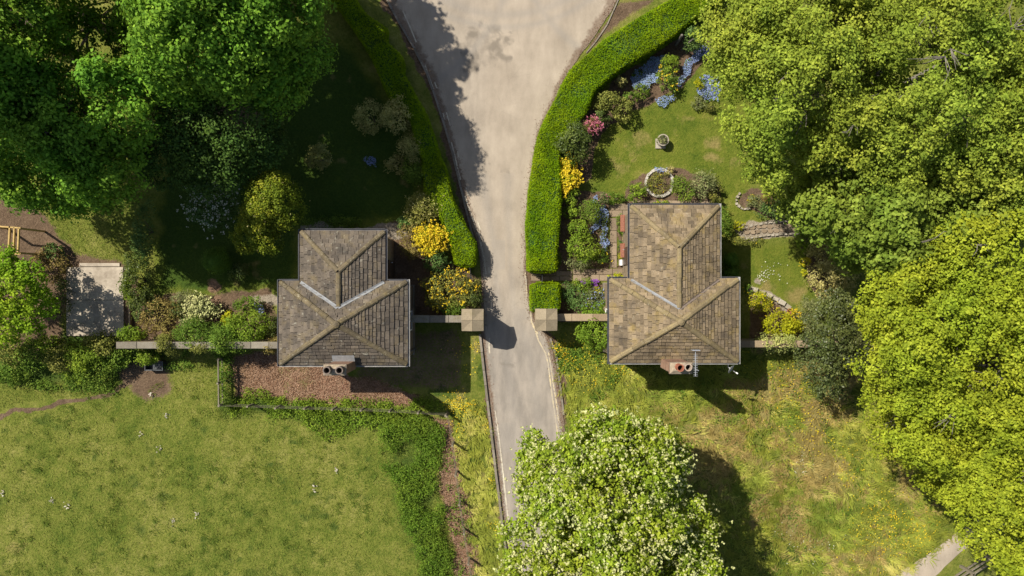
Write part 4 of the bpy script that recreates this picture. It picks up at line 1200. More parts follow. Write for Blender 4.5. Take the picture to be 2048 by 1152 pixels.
tree('lime_tree', 'greener broad leaved tree between the two yellow green beeches', (1660,420),
     [(1700,400,7.2,110,2.4),(1800,440,7.4,110,2.4),(1620,390,5.6,65,2.0),(1900,410,7.4,120,2.4),(2010,370,7.8,110,2.4),(1720,480,5.4,60,1.8)],
     M['beechG'], 2700, seed=33, group=G_R, r0=.28, subs=(14,.26), twigs=3, **dict(bee, leaf=.18))
tree('beech_tree', 'large yellow green beech along the right edge, below the greener tree', (1850,720),
     [(1880,660,8.6,150,2.8),(1990,560,9.2,140,2.8),(2000,760,9.4,160,2.8),(1810,600,6.8,95,2.2),(1790,740,6.4,85,2.2),(1880,820,8.0,130,2.4),(1790,860,5.4,60,1.8),(2090,660,9,120,2.6)],
     M['beechY'], 5000, seed=34, group=G_R, r0=.34, subs=(16,.22), twigs=8, **bee)
tree('beech_tree', 'yellow green beech overhanging the tan lane at the bottom right', (1950,990),
     [(1972,905,7.6,112,2.4),(2050,1000,8.6,150,2.6),(1890,915,5.6,75,1.9),(2065,1020,5.6,60,1.9),(2095,1110,6.8,80,2.2)],
     M['beechY'], 2600, seed=35, group=G_R, r0=.3, subs=(16,.22), twigs=5, **bee)
tree('horse_chestnut', 'white flowering horse chestnut overhanging the road at the bottom', (1230,1000),
     [(1220,1000,6.8,148,2.6),(1200,905,5.8,88,1.9),(1285,930,5.8,88,1.9),(1120,965,5.4,85,1.8),(1330,1040,6.0,92,2.0),(1080,1085,5.6,78,1.8),(1250,1120,6.8,140,2.4),(1375,1130,5.4,55,1.6),(1068,878,4.2,24,.8),(1055,912,4.2,20,.7),(1110,1165,5.8,108,2.0),(1340,1190,6.0,105,2.0)],
     M['chestnut'], 3900, seed=36, r0=.28, subs=(12,.24), per=30, cr=.32, leaf=.145, flat=.6, skin=.07, inner=.30, dome=.8, upw=.6, rnd=.5, holes=.33, rug=1.5, freq=.9, flowers=(M['f_cream'], 6500, .105, 5))
tree('young_sycamore', 'small bright green sycamore at the left edge beside the concrete pad', (40,600),
     [(30,585,3.6,62,1.3),(70,622,3.2,42,1.1),(-10,640,3.4,60,1.2),(10,530,3.0,34,1.0),(55,560,3.0,34,1.0),(80,605,2.8,28,.9),(-60,590,3.8,70,1.4)],
     M['young'], 900, 30, .28, .13, 37, r0=.12, subs=(8,.36), dome=1.0, cat='tree')
tree('laburnum_tree', 'yellow green laburnum tree in front of the white blossom shrub', (550,430),
     [(550,395,4.4,50,1.3),(520,440,3.9,40,1.0),(498,475,3.4,30,.8),(575,425,4.0,34,1.0),(540,485,3.4,24,.8)],
     M['laburnum'], 1000, 26, .22, .10, 38, r0=.09, subs=(7,.36), flowers=(M['gold'], 90, .06, 3))
tree('holly_tree', 'dark glossy holly tree at the end of the east wall', (1655,690),
     [(1660,660,3.6,55,1.6),(1640,720,3.4,50,1.5),(1690,700,3.4,45,1.4),(1670,620,3.2,40,1.3),(1650,755,3.0,38,1.2)],
     M['holly'], 620, 30, .30, .11, 39, r0=.1, subs=(7,.34))
# ------------------------------------------------------------------ shrubs and flowers
def shrub(label, px, py, rx, ry, h, mat, seed, leaf=.09, dens=1.0, flowers=None, group=None, name='garden_shrub', cat='shrub', lobes=6, frac=.5, vshift=0, per=20):
    """px, py, rx, ry: outline in survey pixels at two thirds of the height h (m)"""
    rng = np.random.default_rng(seed+500)
    zc = h*.52; zt = h*.62
    X, Y = W(px,py,zt); k = (CAM_H-zt)/FOC
    base = [(X,Y,zc,rx*k*1.08,ry*k*1.08,h*.5)]
    lb = sub_lobes(base, lobes, frac, rng, -.2)
    z0 = float(ground_z(X,Y))
    S_ = empty(name, (X,Y,z0)); tag(S_, label, cat, group)
    area = math.pi*(rx*k)*(ry*k)+math.pi*(rx+ry)*k*h*.5
    cr = max(.07, min(.26, .20*(rx+ry)*k))
    ncl = int(dens*area*2.2/(per*leaf*leaf*.45))
    ncl = max(16, min(ncl, 420))
    P, N, v, C = crown_points(lb, ncl, per, cr, rng, flat=.7, lo=-.5, inner=.15, dome=.9)
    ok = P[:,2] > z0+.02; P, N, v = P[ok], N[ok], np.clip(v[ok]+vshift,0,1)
    leaf_obj('foliage', P, N, leaf*rng.uniform(.65,1.3,len(P)), v, mat, S_, rng=rng)
    if lobes == 0:
        c_ = MB(); c_.lathe((X,Y,zc), [(rx*k*1.0*math.cos(a_), h*.46*math.sin(a_)) for a_ in np.linspace(-1.3,1.5,9)], 18); c_.build('core', mat, S_, v=.3, smooth=True)
    st = MB()
    for i in range(5):
        a = rng.uniform(0,6.28); q = rng.uniform(.2,.6)
        e = Vector((X+rx*k*q*math.cos(a), Y+ry*k*q*math.sin(a), h*.6)); s = Vector((X+rng.normal(0,.05),Y+rng.normal(0,.05),z0-.05))
        st.tube([s, s.lerp(e,.5)+Vector((0,0,.06)), e],[.022+.008*h,.016+.005*h,.006],5)
    st.build('stems', M['bark'], S_)
    if flowers:
        fm, nf, fs, perf = flowers
        up_ = C[C[:,2] > zc] if (C[:,2] > zc).sum() > 5 else C
        T = up_[rng.choice(len(up_), nf)] + rng.normal(size=(nf,3))*np.array([cr*.8,cr*.8,cr*.2]) + np.array([0,0,cr*.62])
        Pf = np.repeat(T, perf, 0)+rng.normal(size=(nf*perf,3))*fs*.5
        Nf = rng.normal(size=(nf*perf,3))*.5+np.array([-.2,.15,.9])
        fo = leaf_obj('flowers', Pf, Nf, fs*rng.uniform(.6,1.2,len(Pf)), rng.random(len(Pf)), fm, S_, rng=rng, aspect=.9); tag(fo, kind='stuff')
    return S_

def drift(label, poly_px, fmat, lmat, seed, h=.22, dens=260, fs=.045, name='flower_drift', cat='flowers', leafdens=160, group=None, patch=.45):
    """low sheet of flowers filling an outline"""
    rng = np.random.default_rng(seed+900)
    P_ = np.array(wp(poly_px)); lo = P_.min(0)-.1; hi = P_.max(0)+.1
    dens = dens*1.9
    n = int((hi-lo).prod()*(dens+leafdens)*1.6)
    xy = rng.uniform(lo, hi, (n,2)); 
    wx = xy[:,0]+(fbm(xy[:,0]*3,xy[:,1]*3,4)-.5)*.5; wy = xy[:,1]+(fbm(xy[:,0]*3,xy[:,1]*3,14)-.5)*.5
    ok = in_poly(wx, wy, [tuple(p) for p in P_]); xy = xy[ok]
    c = P_.mean(0); D_ = empty(name, (c[0],c[1],0)); tag(D_, label, cat, group)
    k = rng.random(len(xy)) < dens/(dens+leafdens)
    dn = fbm(xy[:,0]*2.5, xy[:,1]*2.5, seed)
    k &= dn > (patch-.15)+rng.normal(0,.06,len(xy))
    g = ground_z(xy[:,0], xy[:,1])
    mound = h*(.55+.7*dn)
    a = ~k
    leaf_obj('leaves', np.c_[xy[a], g[a]+mound[a]*rng.uniform(.15,.9,a.sum())], rng.normal(size=(a.sum(),3))*.6+[0,0,.7], rng.uniform(.06,.14,a.sum()), np.clip(rng.normal(.5,.2,a.sum()),0,1), lmat, D_, rng=rng)
    fo = leaf_obj('flowers', np.c_[xy[k], g[k]+mound[k]*rng.uniform(.75,1.1,k.sum())], rng.normal(size=(k.sum(),3))*.45+[-.1,.1,.9], fs*rng.uniform(.6,1.35,k.sum()), rng.random(k.sum()), fmat, D_, rng=rng, aspect=.95); tag(fo, kind='stuff')
    return D_

Y_ = M['f_yellow']; B_ = M['f_blue']
# --- right hand flower garden, from the top
shrub('blue green conifer sprig beside the leaning pale trunk', 1388, 78, 17, 20, 1.6, M['teal'], 1, .09)
shrub('rounded green bush above the yellow flowered one in the top border', 1341, 130, 17, 17, 1.0, M['fresh'], 2, .08)
shrub('green bush dotted with yellow flowers in the top border', 1336, 163, 20, 20, .9, M['mid'], 3, .09, flowers=(Y_,16,.07,4))
shrub('small golden shrub against the long hedge', 1243, 161, 9, 10, .9, M['gold'], 4, .08)
shrub('small dark green bush left of the blue flower sheet', 1285, 183, 14, 15, .7, M['mid'], 5, .08)
shrub('wide olive green shrub in the bend of the long hedge', 1222, 205, 25, 20, 1.5, M['olive'], 6, .10)
shrub('pale olive shrub on the lawn edge, below the wide olive shrub', 1247, 221, 17, 20, 1.2, M['olive'], 7, .10, vshift=.15)
shrub('green shrub just right of the wide olive shrub', 1260, 197, 13, 11, .9, M['mid'], 8, .09)
shrub('small grey green shrub above the pink bush', 1203, 232, 16, 12, 1.2, M['dark'], 9, .09)
shrub('bright pink flowering bush beside the big dark evergreen', 1183, 250, 16, 14, 1.3, M['bronze'], 10, .08, flowers=(M['f_pink'],150,.07,5))
shrub('big dark rounded evergreen against the hedge, above the yellow azaleas', 1150, 281, 32, 34, 2.5, M['dark'], 11, .10, lobes=9, frac=.4)
shrub('pale yellow flowering azalea directly below the big dark evergreen', 1133, 322, 13, 12, 1.4, M['fresh'], 12, .08, flowers=(Y_,70,.07,5))
shrub('bright yellow azalea hugging the inner side of the long hedge', 1135, 353, 16, 23, 1.3, M['lime'], 13, .08, flowers=(Y_,260,.08,6))
shrub('lime green shrub below the yellow azaleas', 1143, 396, 14, 15, 1.1, M['fresh'], 14, .09, vshift=.2)
shrub('yellow green spindly shrub under the lime one by the hedge', 1141, 425, 15, 10, 1.0, M['fresh'], 15, .09)
shrub('fresh green mounded shrub beside the blue flower sheet', 1180, 423, 22, 21, 1.0, M['mid'], 16, .07, vshift=.1)
shrub('light green bushy shrub at the head of the lower border', 1157, 463, 20, 17, 1.2, M['fresh'], 17, .09)
shrub('large light green shrub in the middle of the lower border', 1165, 494, 30, 25, 1.4, M['fresh'], 18, .10, lobes=8, vshift=.05)
shrub('grey green shrub at the foot of the lower border', 1158, 525, 22, 13, .9, M['grey'], 19, .08)
shrub('dark green shrub with one orange flower at the path corner', 1200, 515, 16, 13, .7, M['mid'], 20, .07, flowers=(Y_,5,.06,4))
shrub('low dark green edging plant along the flagged path', 1209, 470, 7, 42, .35, M['dark'], 21, .07)
shrub('pink tinged shrub at the top corner of the flagged path', 1205, 397, 12, 11, .8, M['grey'], 22, .08, flowers=(M['f_pink'],14,.04,3))
shrub('low green shrub along the path, left of the stone ring', 1232, 398, 18, 9, .6, M['mid'], 23, .08)
drift('sheet of pale blue flowers under the long hedge in the top border', [(1262,150),(1300,118),(1330,110),(1332,135),(1318,160),(1290,182),(1265,180)], B_, M['mid'], 1, dens=420)
drift('pale blue flowers spilling down the bank by the beech', [(1385,100),(1412,88),(1418,108),(1395,125),(1380,140),(1362,178),(1355,165),(1368,135)], B_, M['mid'], 2, dens=380)
drift('small blue flower clump on the lawn edge of the bare soil', [(1312,200),(1345,192),(1350,200),(1320,213)], B_, M['teal'], 3, dens=300)
drift('blue flowers in the round bed under the beech', [(1400,155),(1425,148),(1440,165),(1436,205),(1415,205),(1392,190)], B_, M['mid'], 4, dens=360)
shrub('lime green cushion plant in the round bed under the beech', 1399, 168, 9, 9, .5, M['lime'], 24, .06)
shrub('grey leaved plant at the lower edge of the round bed', 1399, 205, 14, 13, .4, M['grey'], 25, .08)
shrub('low olive plant at the right of the round bed', 1420, 213, 18, 9, .35, M['olive'], 26, .07)
drift('wide pale blue flower sheet beside the flagged path', [(1178,400),(1190,386),(1196,408),(1210,420),(1214,455),(1214,505),(1205,500),(1200,455),(1178,468),(1182,440),(1190,425)], B_, M['grey'], 5, dens=430, h=.3)
drift('little tuft of blue flowers at the top of the stone ring', [(1312,335),(1332,333),(1334,342),(1314,343)], B_, M['mid'], 6, dens=300)
shrub('small golden plant at the top right of the stone ring', 1342, 342, 8, 7, .4, M['gold'], 27, .06)
shrub('leafy green shrub left of the stone ring', 1271, 386, 17, 19, .9, M['fresh'], 28, .09)
shrub('leafy green shrub right of the stone ring', 1367, 380, 19, 20, 1.0, M['mid'], 29, .09, vshift=.1)
shrub('tall grey green shrub near the lodge corner, right of the ring', 1408, 368, 20, 26, 1.2, M['grey'], 30, .09)
shrub('low lime plant under the stone ring by the lodge', 1322, 407, 18, 5, .4, M['fresh'], 31, .08, flowers=(Y_,5,.05,3))
shrub('olive shrub at the north east corner of the tan lodge', 1432, 390, 14, 14, .8, M['olive'], 32, .09)
shrub('glossy green shrub beside the east wall of the tan lodge', 1448, 442, 16, 22, 1.1, M['mid'], 33, .09)
shrub('small lime plant where the crazy paved path begins', 1477, 452, 11, 7, .4, M['lime'], 34, .07)
shrub('low row of olive plants below the crazy paved path', 1500, 483, 30, 5, .3, M['olive'], 35, .07, flowers=(Y_,6,.05,3))
shrub('small yellow flowered plant in the half moon bed', 1503, 398, 8, 8, .4, M['olive'], 36, .07, flowers=(Y_,14,.05,3))
shrub('grey green plants spilling from the half moon bed', 1512, 406, 16, 12, .5, M['grey'], 37, .08)
shrub('dark blue green shrub in shade right of the half moon bed', 1550, 418, 26, 18, .8, M['teal'], 38, .09)
shrub('bronze shrub in shade under the beech edge', 1537, 400, 14, 11, .8, M['bronze'], 39, .08)
shrub('light green shrub beside the dark steps', 1612, 482, 16, 22, 1.0, M['fresh'], 40, .10)
shrub('bright lime cushion on the right edge of the side lawn', 1611, 523, 9, 9, .5, M['lime'], 41, .07, flowers=(Y_,40,.05,3))
shrub('small lime sprig below the lime cushion', 1609, 546, 6, 6, .35, M['lime'], 42, .07)
shrub('large golden cream shrub under the beech edge', 1664, 556, 40, 34, 2.0, M['gold'], 43, .11, lobes=9, frac=.42)
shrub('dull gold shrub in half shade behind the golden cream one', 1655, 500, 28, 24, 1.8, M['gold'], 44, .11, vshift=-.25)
shrub('clipped round bush in the shade of the tan lodge', 1463, 521, 13, 13, 1.0, M['topiary'], 45, .05, name='topiary_ball', cat='topiary', lobes=0, per=30)
shrub('second clipped round bush, nearer the lodge corner, in shade', 1463, 549, 13, 13, 1.0, M['topiary'], 46, .05, name='topiary_ball', cat='topiary', lobes=0, per=30)
shrub('small green plant at the tan lodge corner, edge of its shadow', 1498, 578, 8, 10, .6, M['mid'], 47, .07, flowers=(Y_,6,.05,3))
shrub('bright lime mound with yellow flowers by the stepping stones', 1522, 606, 19, 19, .9, M['lime'], 48, .07, vshift=-.1, flowers=(Y_,30,.05,3))
shrub('yellow flowered bush at the red flower pot', 1588, 632, 14, 14, .8, M['lime'], 49, .08, flowers=(Y_,40,.06,3))
shrub('broad yellow green shrub above the east wall', 1565, 650, 33, 24, 1.5, M['lime'], 50, .11, vshift=-.2)
shrub('pale variegated shrub overhanging the east wall', 1556, 686, 38, 15, 2.1, M['cream'], 51, .09)
shrub('grey green leafy shrub left of the holly tree', 1618, 630, 18, 28, 1.4, M['grey'], 52, .08)
# strip by the west wall of the tan lodge
shrub('strip of dark green grassy plants by the lodge wall', 1243, 448, 7, 18, .5, M['mid'], 53, .07)
shrub('orange and lime plants between the two red planters', 1252, 482, 6, 11, .6, M['gold'], 54, .06)
shrub('blue green plant in the wall border', 1243, 492, 8, 11, .5, M['teal'], 55, .07)
shrub('small lime plant near the white planter', 1245, 512, 6, 8, .4, M['lime'], 56, .06)
# between the small hedge block and the tan lodge
shrub('blue green perennials right of the small hedge block', 1150, 592, 26, 22, .8, M['teal'], 57, .08, vshift=.15)
shrub('fresh green perennials along the flagged entrance path', 1165, 570, 22, 10, .6, M['fresh'], 58, .08)
shrub('grey green and blue flowered clump by the lodge', 1192, 598, 22, 18, .7, M['grey'], 59, .08, flowers=(B_,60,.05,3))
drift('vivid purple flower cushion beside the entrance path', [(1160,560),(1195,558),(1200,566),(1186,580),(1178,568)], M['f_purple'], M['mid'], 7, dens=520, h=.3, patch=.3)
shrub('lime plant under the lodge wall by the entrance path', 1235, 556, 18, 8, .5, M['lime'], 60, .08)
shrub('small orange and yellow flowers below the purple cushion', 1197, 580, 8, 6, .5, M['olive'], 61, .06, flowers=(Y_,18,.05,3))
shrub('bushy green shrub on the wall side of the perennials', 1190, 622, 24, 14, 1.2, M['fresh'], 62, .08)
shrub('large yellow green shrub below the short tan wall', 1192, 663, 34, 34, 2.1, M['fresh'], 63, .10, lobes=9, frac=.42)
# --- left garden
GS_ = 'round shrubs on the shaded lawn'
shrub('grey brown round shrub on the shaded lawn, left of a pair', 738, 236, 25, 26, 1.8, M['tanleaf_dappled'], 64, .10, lobes=9, frac=.4)
shrub('tan topped round shrub against the left hedge, right of a pair', 797, 233, 27, 29, 1.9, M['tanleaf_dappled'], 65, .10, lobes=9, frac=.4, vshift=.3)
shrub('lone round olive shrub in the middle of the shaded lawn', 636, 314, 22, 22, 1.5, M['tanleaf_dappled'], 66, .10, lobes=8, frac=.42, vshift=-.1)
shrub('light olive shrub below the tan topped pair, against the hedge', 822, 297, 25, 26, 1.6, M['tanleaf_dappled'], 67, .09)
shrub('dark green shrub under the light olive one', 828, 335, 24, 26, 1.4, M['mid'], 68, .09)
shrub('golden brown low shrub left of the dark green one', 790, 330, 20, 18, .9, M['gold'], 69, .09, vshift=-.2)
drift('small round patch of blue flowers on the shaded lawn', [(733,316),(745,315),(751,324),(748,332),(738,331),(731,324)], B_, M['teal'], 8, dens=450)
shrub('olive yellow azalea beside the sunlit end of the left hedge', 843, 422, 33, 32, 1.6, M['olive'], 70, .08, vshift=.25, flowers=(M['gold'],120,.06,3))
shrub('bright yellow azalea between the left hedge and the lodge', 866, 478, 28, 25, 1.5, M['lime'], 71, .08, flowers=(Y_,420,.085,6))
shrub('brown green shrub left of the bright yellow azalea', 826, 482, 24, 30, 1.4, M['bronze'], 72, .09)
shrub('pale mint green shrub at the path corner', 812, 448, 13, 15, 1.0, M['teal'], 73, .07, vshift=.25)
shrub('blue green conifer below the bright yellow azalea', 873, 522, 22, 20, 1.3, M['teal'], 74, .09)
shrub('large yellow flowered bush above the left gate pier', 897, 582, 48, 38, 1.9, M['olive'], 75, .10, lobes=9, frac=.42, flowers=(Y_,130,.07,5))
shrub('dark green bush between the yellow bush and the road', 942, 592, 18, 20, 1.7, M['dark'], 76, .08)
shrub('low leafy shrub spilling over the short wall by the pier', 908, 618, 17, 14, 1.9, M['mid'], 77, .08)
shrub('low dark planting along the north wall of the grey lodge', 665, 445, 55, 8, .5, M['mid'], 78, .09)
shrub('clipped dark green ball on the shaded lawn', 432, 521, 22, 22, 1.6, M['topiary'], 79, .05, name='topiary_ball', cat='topiary', lobes=0, per=40)
shrub('dark shrub right of the clipped green ball', 478, 547, 15, 18, .9, M['dark'], 80, .08)
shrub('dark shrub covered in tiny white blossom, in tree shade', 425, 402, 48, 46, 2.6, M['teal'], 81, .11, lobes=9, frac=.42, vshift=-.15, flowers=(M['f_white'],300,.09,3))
shrub('dark narrow evergreen hedge bush at the edge of the yard grass', 287, 462, 15, 52, 1.6, M['teal'], 82, .09, lobes=9)
shrub('glossy mixed evergreen beside the concrete pad', 272, 560, 24, 42, 1.7, M['dark'], 83, .10, lobes=9, frac=.45)
shrub('yellow green climber on the pad side of the evergreen', 262, 572, 12, 30, 1.5, M['fresh'], 84, .08)
shrub('dark evergreen lower along the pad edge', 287, 610, 22, 25, 1.5, M['dark'], 85, .09)
shrub('broad bronze green shrub above the long grey wall', 318, 632, 36, 34, 1.7, M['bronze'], 86, .09, vshift=.2, lobes=9, frac=.42)
shrub('cream white flowering shrub in the left border', 402, 618, 24, 22, 1.3, M['grey'], 87, .08, flowers=(M['f_cream'],260,.08,5))
shrub('smaller white flowering clump below the cream one', 378, 642, 14, 10, 1.0, M['grey'], 88, .08, flowers=(M['f_cream'],60,.06,4))
shrub('pale grey green shrub above the cream flowering one', 375, 597, 28, 12, .9, M['grey'], 89, .08, vshift=.1)
shrub('dark bushy shrub between the bronze and cream ones', 360, 622, 18, 15, 1.2, M['dark'], 90, .08)
shrub('feathery dark gold conifer on the long grey wall', 395, 672, 38, 26, 2.3, M['mid'], 91, .08, vshift=-.05)
shrub('feathery olive conifer leaning over the wall top', 342, 688, 18, 20, 2.5, M['olive'], 92, .07)
shrub('feathery conifer in the middle of the wall border', 442, 678, 26, 24, 2.4, M['mid'], 93, .08)
shrub('bright lime sprig rising from the wall border', 458, 640, 9, 16, 1.3, M['lime'], 94, .09)
shrub('large fresh green shrub left of the grey lodge', 492, 656, 38, 30, 2.1, M['fresh'], 95, .09, lobes=9, frac=.42)
shrub('dark green shrub above the large fresh one', 492, 610, 22, 16, 1.0, M['mid'], 96, .09)
shrub('mixed shrub squeezed against the grey lodge wall', 540, 655, 20, 20, 1.4, M['dark'], 97, .09)
shrub('brown twiggy shrub at the end of the long wall by the lodge', 542, 692, 18, 14, 1.9, M['bronze'], 98, .07)
drift('small mauve flower patch on the path beside the grey lodge', [(505,610),(525,605),(530,625),(515,635)], B_, M['grey'], 9, dens=260)
shrub('trailing ivy hanging over the middle of the long grey wall', 470, 690, 34, 10, 2.3, M['mid'], 150, .08, lobes=8)
shrub('trailing olive growth over the wall beside the lodge', 408, 692, 26, 9, 2.25, M['olive'], 151, .07, lobes=8)
shrub('green shrub left of the bare path end of the wall', 262, 668, 24, 12, 1.5, M['fresh'], 99, .08)
GB_ = 'tangled hedgerow below the concrete pad'
for i, (px,py,rx,ry,h,m_,lab) in enumerate((
    (205,690,30,22,1.7,'olive','olive hedgerow bush touching the left end of the grey wall'),
    (165,708,36,26,1.8,'fresh','yellow green hedgerow bush in the middle of the tangle'),
    (190,738,34,24,1.4,'mid','mid green hedgerow bush low on the field side'),
    (120,712,32,26,1.6,'olive','olive hedgerow bush in the left half of the tangle'),
    (95,690,22,18,1.4,'fresh','small light green hedgerow bush below the pad corner'),
    (60,712,34,24,1.5,'mid','darker green hedgerow bush near the left edge'),
    (20,700,36,26,1.6,'olive','olive green hedgerow bush at the left edge'),
    (15,748,34,20,1.0,'mid','low green hedgerow clump at the left edge by the field'),
    (235,715,22,20,1.2,'mid','green hedgerow bush beside the dark trough'),
    (150,748,24,16,.9,'fresh','low light green hedgerow clump by the field'),
    (292,714,20,13,1.3,'fresh','lime leafed bush hanging below the wall above the trough'))):
    shrub(lab, px, py, rx, ry, h, M[m_], 110+i, .10, vshift=.14, group=GB_, name='hedgerow_bush', cat='bush')
shrub('reddish brown scrub above the concrete pad', 100, 530, 30, 34, .9, M['bronze'], 130, .09)
shrub('small dark green rhododendron by the timber frame', 108, 505, 14, 16, .9, M['teal'], 131, .10)
shrub('dark scrub strip along the left side of the pad', 124, 600, 12, 40, .8, M['dark'], 132, .09)
shrub('ivy growth on the left end of the wire fence', 452, 760, 12, 44, .8, M['mid'], 133, .08)
shrub('weathered green shrub at the top right by the hedge end', 1540, 35, 30, 26, 2.2, M['teal'], 134, .10)
# ------------------------------------------------------------------ garden furniture and small things
M['stone'] = var_mat('garden_stone', (.28,.24,.18), (.46,.41,.33))
M['palestone'] = var_mat('pale_ring_stone', (.36,.33,.28), (.58,.54,.47))
# stone ring bed
rx_, ry_ = W(1318,366); ring = empty('stone_ring_bed', (rx_,ry_,0)); tag(ring, 'round planting bed edged with a ring of pale stones on the lawn', 'flower bed')
nr = 26
for i in range(nr):
    a0 = 2*math.pi*(i+.05)/nr; a1 = 2*math.pi*(i+.95)/nr; m = MB(); hz = .13+random.uniform(-.02,.02); ri, ro = .64, .64+.14*random.uniform(.85,1.15)
    pts = [(rx_+r*math.cos(a), ry_+r*math.sin(a), z) for z in (-.05,hz) for (r,a) in ((ri,a0),(ro,a0),(ro,a1),(ri,a1))]
    m.poly(pts, [(0,3,2,1),(4,5,6,7),(0,1,5,4),(1,2,6,5),(2,3,7,6),(3,0,4,7)]); m.build('edging_stone', M['palestone'], ring, v=random.random())
MB().lathe((rx_,ry_,0), [(.64,-.05),(.635,.05)], 24).build('soil', plain('bed_soil',(.10,.07,.045),.95,.1,.4,14), ring)
shrub('mixed low planting filling the stone ring', 1318, 367, 21, 20, .35, M['olive'], 140, .07, flowers=(Y_,12,.04,3), name='ring_plants', cat='plants')
# planter on the lawn
px_, py_ = W(1325,281,.35); pl = empty('stone_planter', (px_,py_,0)); tag(pl, 'round stone planter on a square base in the middle of the lawn', 'planter')
MB().box(px_-.30,px_+.22,py_-.36,py_+.16,-.05,.07).build('base', M['stone'], pl, v=.7)
MB().lathe((px_,py_,.07), [(.14,0),(.12,.06),(.22,.16),(.28,.36),(.31,.40),(.31,.45),(.25,.45),(.24,.38)], 20, cap=False).build('bowl', M['stone'], pl, v=.55)
MB().lathe((px_,py_,.07), [(.245,.36),(.24,.385)], 20).build('soil', M['potdark'], pl)
shrub('grey leaved plants growing in the round stone planter', 1325, 279, 9, 8, .75, M['grey'], 141, .06, name='planter_plants', cat='plants', per=12)
# red window-box planters on the west wall of the tan lodge
for (py0,py1,lab) in ((430,463,'red clay planter on the lodge wall nearer the stone ring'),(487,515,'red clay planter on the lodge wall nearer the white pot')):
    wx = W(1260,0,4.0)[0]+.2; ya_ = W(0,py1,1.0)[1]; yb_ = W(0,py0,1.0)[1]
    b_ = empty('wall_planter', (wx-.14,(ya_+yb_)/2,.85)); tag(b_, lab, 'planter')
    MB().poly([(wx-.19,ya_+.04,.85),(wx-.01,ya_+.04,.85),(wx-.01,yb_-.04,.85),(wx-.19,yb_-.04,.85),(wx-.24,ya_,1.06),(wx-.01,ya_,1.06),(wx-.01,yb_,1.06),(wx-.24,yb_,1.06)],
              [(0,3,2,1),(0,1,5,4),(1,2,6,5),(2,3,7,6),(3,0,4,7),(4,5,6,7)]).build('trough', M['terracotta'], b_)
    MB().box(wx-.22,wx-.03,ya_+.03,yb_-.03,1.063,1.075).build('soil', plain('red_gravel',(.24,.105,.07),.95,.1,.3,20), b_)
# white pot on the path
wx, wy = W(1244,525,.45); b_ = empty('white_pot', (wx,wy,0)); tag(b_, 'small white square planter beside the lodge door', 'planter')
MB().poly([(wx-.10,wy-.12,.03),(wx+.10,wy-.12,.03),(wx+.10,wy+.12,.03),(wx-.10,wy+.12,.03),(wx-.13,wy-.16,.45),(wx+.13,wy-.16,.45),(wx+.13,wy+.16,.45),(wx-.13,wy+.16,.45)],
          [(0,3,2,1),(0,1,5,4),(1,2,6,5),(2,3,7,6),(3,0,4,7)]).build('body', M['white'], b_)
MB().box(wx-.12,wx+.12,wy-.15,wy+.15,.40,.43).build('fill', M['white'], b_)
# red flower pot near the stepping stones
wx, wy = W(1581,623,.3); b_ = empty('flower_pot', (wx,wy,0)); tag(b_, 'red clay flower pot lying tilted by the yellow flowered bush', 'flower pot')
MB().lathe((wx,wy,.02), [(.10,0),(.15,.24),(.17,.25),(.17,.30),(.14,.30),(.10,.06)], 16).build('body', M['terracotta'], b_)
# half-moon bed edging, path edging stones
def stones(name, label, pts, n, size, mat, closed=False, cat='edging'):
    P = [Vector(W(*p)) for p in pts]
    if closed: P.append(P[0])
    L = [0]
    for a, b in zip(P[:-1],P[1:]): L.append(L[-1]+(b-a).length)
    S_ = empty(name, (P[0].x,P[0].y,0)); tag(S_, label, cat)
    for i in range(n):
        t_ = L[-1]*(i+.5)/n; k = max(j for j in range(len(L)-1) if L[j] <= t_); f = (t_-L[k])/(L[k+1]-L[k]); p = P[k].lerp(P[k+1], f); d = (P[k+1]-P[k]).normalized()
        l = L[-1]/n*random.uniform(.7,.95)*.5; w = size*random.uniform(.6,1.2)*.5; h = size*random.uniform(.5,1.0)
        nn = Vector((-d.y,d.x)); m = MB(); c0 = [p-d*l-nn*w, p+d*l-nn*w*random.uniform(.6,1.2), p+d*l*random.uniform(.8,1.1)+nn*w, p-d*l+nn*w*random.uniform(.6,1.2)]
        m.poly([(q.x,q.y,-.05) for q in c0]+[(q.x*.8+p.x*.2,q.y*.8+p.y*.2,h) for q in c0], [(0,3,2,1),(4,5,6,7),(0,1,5,4),(1,2,6,5),(2,3,7,6),(3,0,4,7)])
        m.build('edging_stone', mat, S_, v=random.random())
stones('bed_edging', 'rough stones edging the half moon soil bed on the lawn', [(1480,385),(1472,398),(1474,410),(1485,419),(1500,416)], 8, .14, M['stone'])
stones('path_edging', 'rough stones edging the upper side of the crazy paved path', [(1468,462),(1500,452),(1530,446),(1560,444),(1585,442)], 12, .14, M['stone'])
stones('path_edging', 'rough stones edging the lower side of the crazy paved path', [(1490,478),(1530,471),(1560,469),(1600,467)], 13, .14, M['stone'])
stones('stepping_stones', 'grey stepping stones curving between the side lawn and the lime mound', [(1502,577),(1530,587),(1556,602),(1580,618)], 6, .34, M['stone'], cat='stones')
stones('field_stone', 'single pale boulder on the stepping stone line', [(1554,600),(1561,605)], 1, .3, M['palestone'], cat='stone')
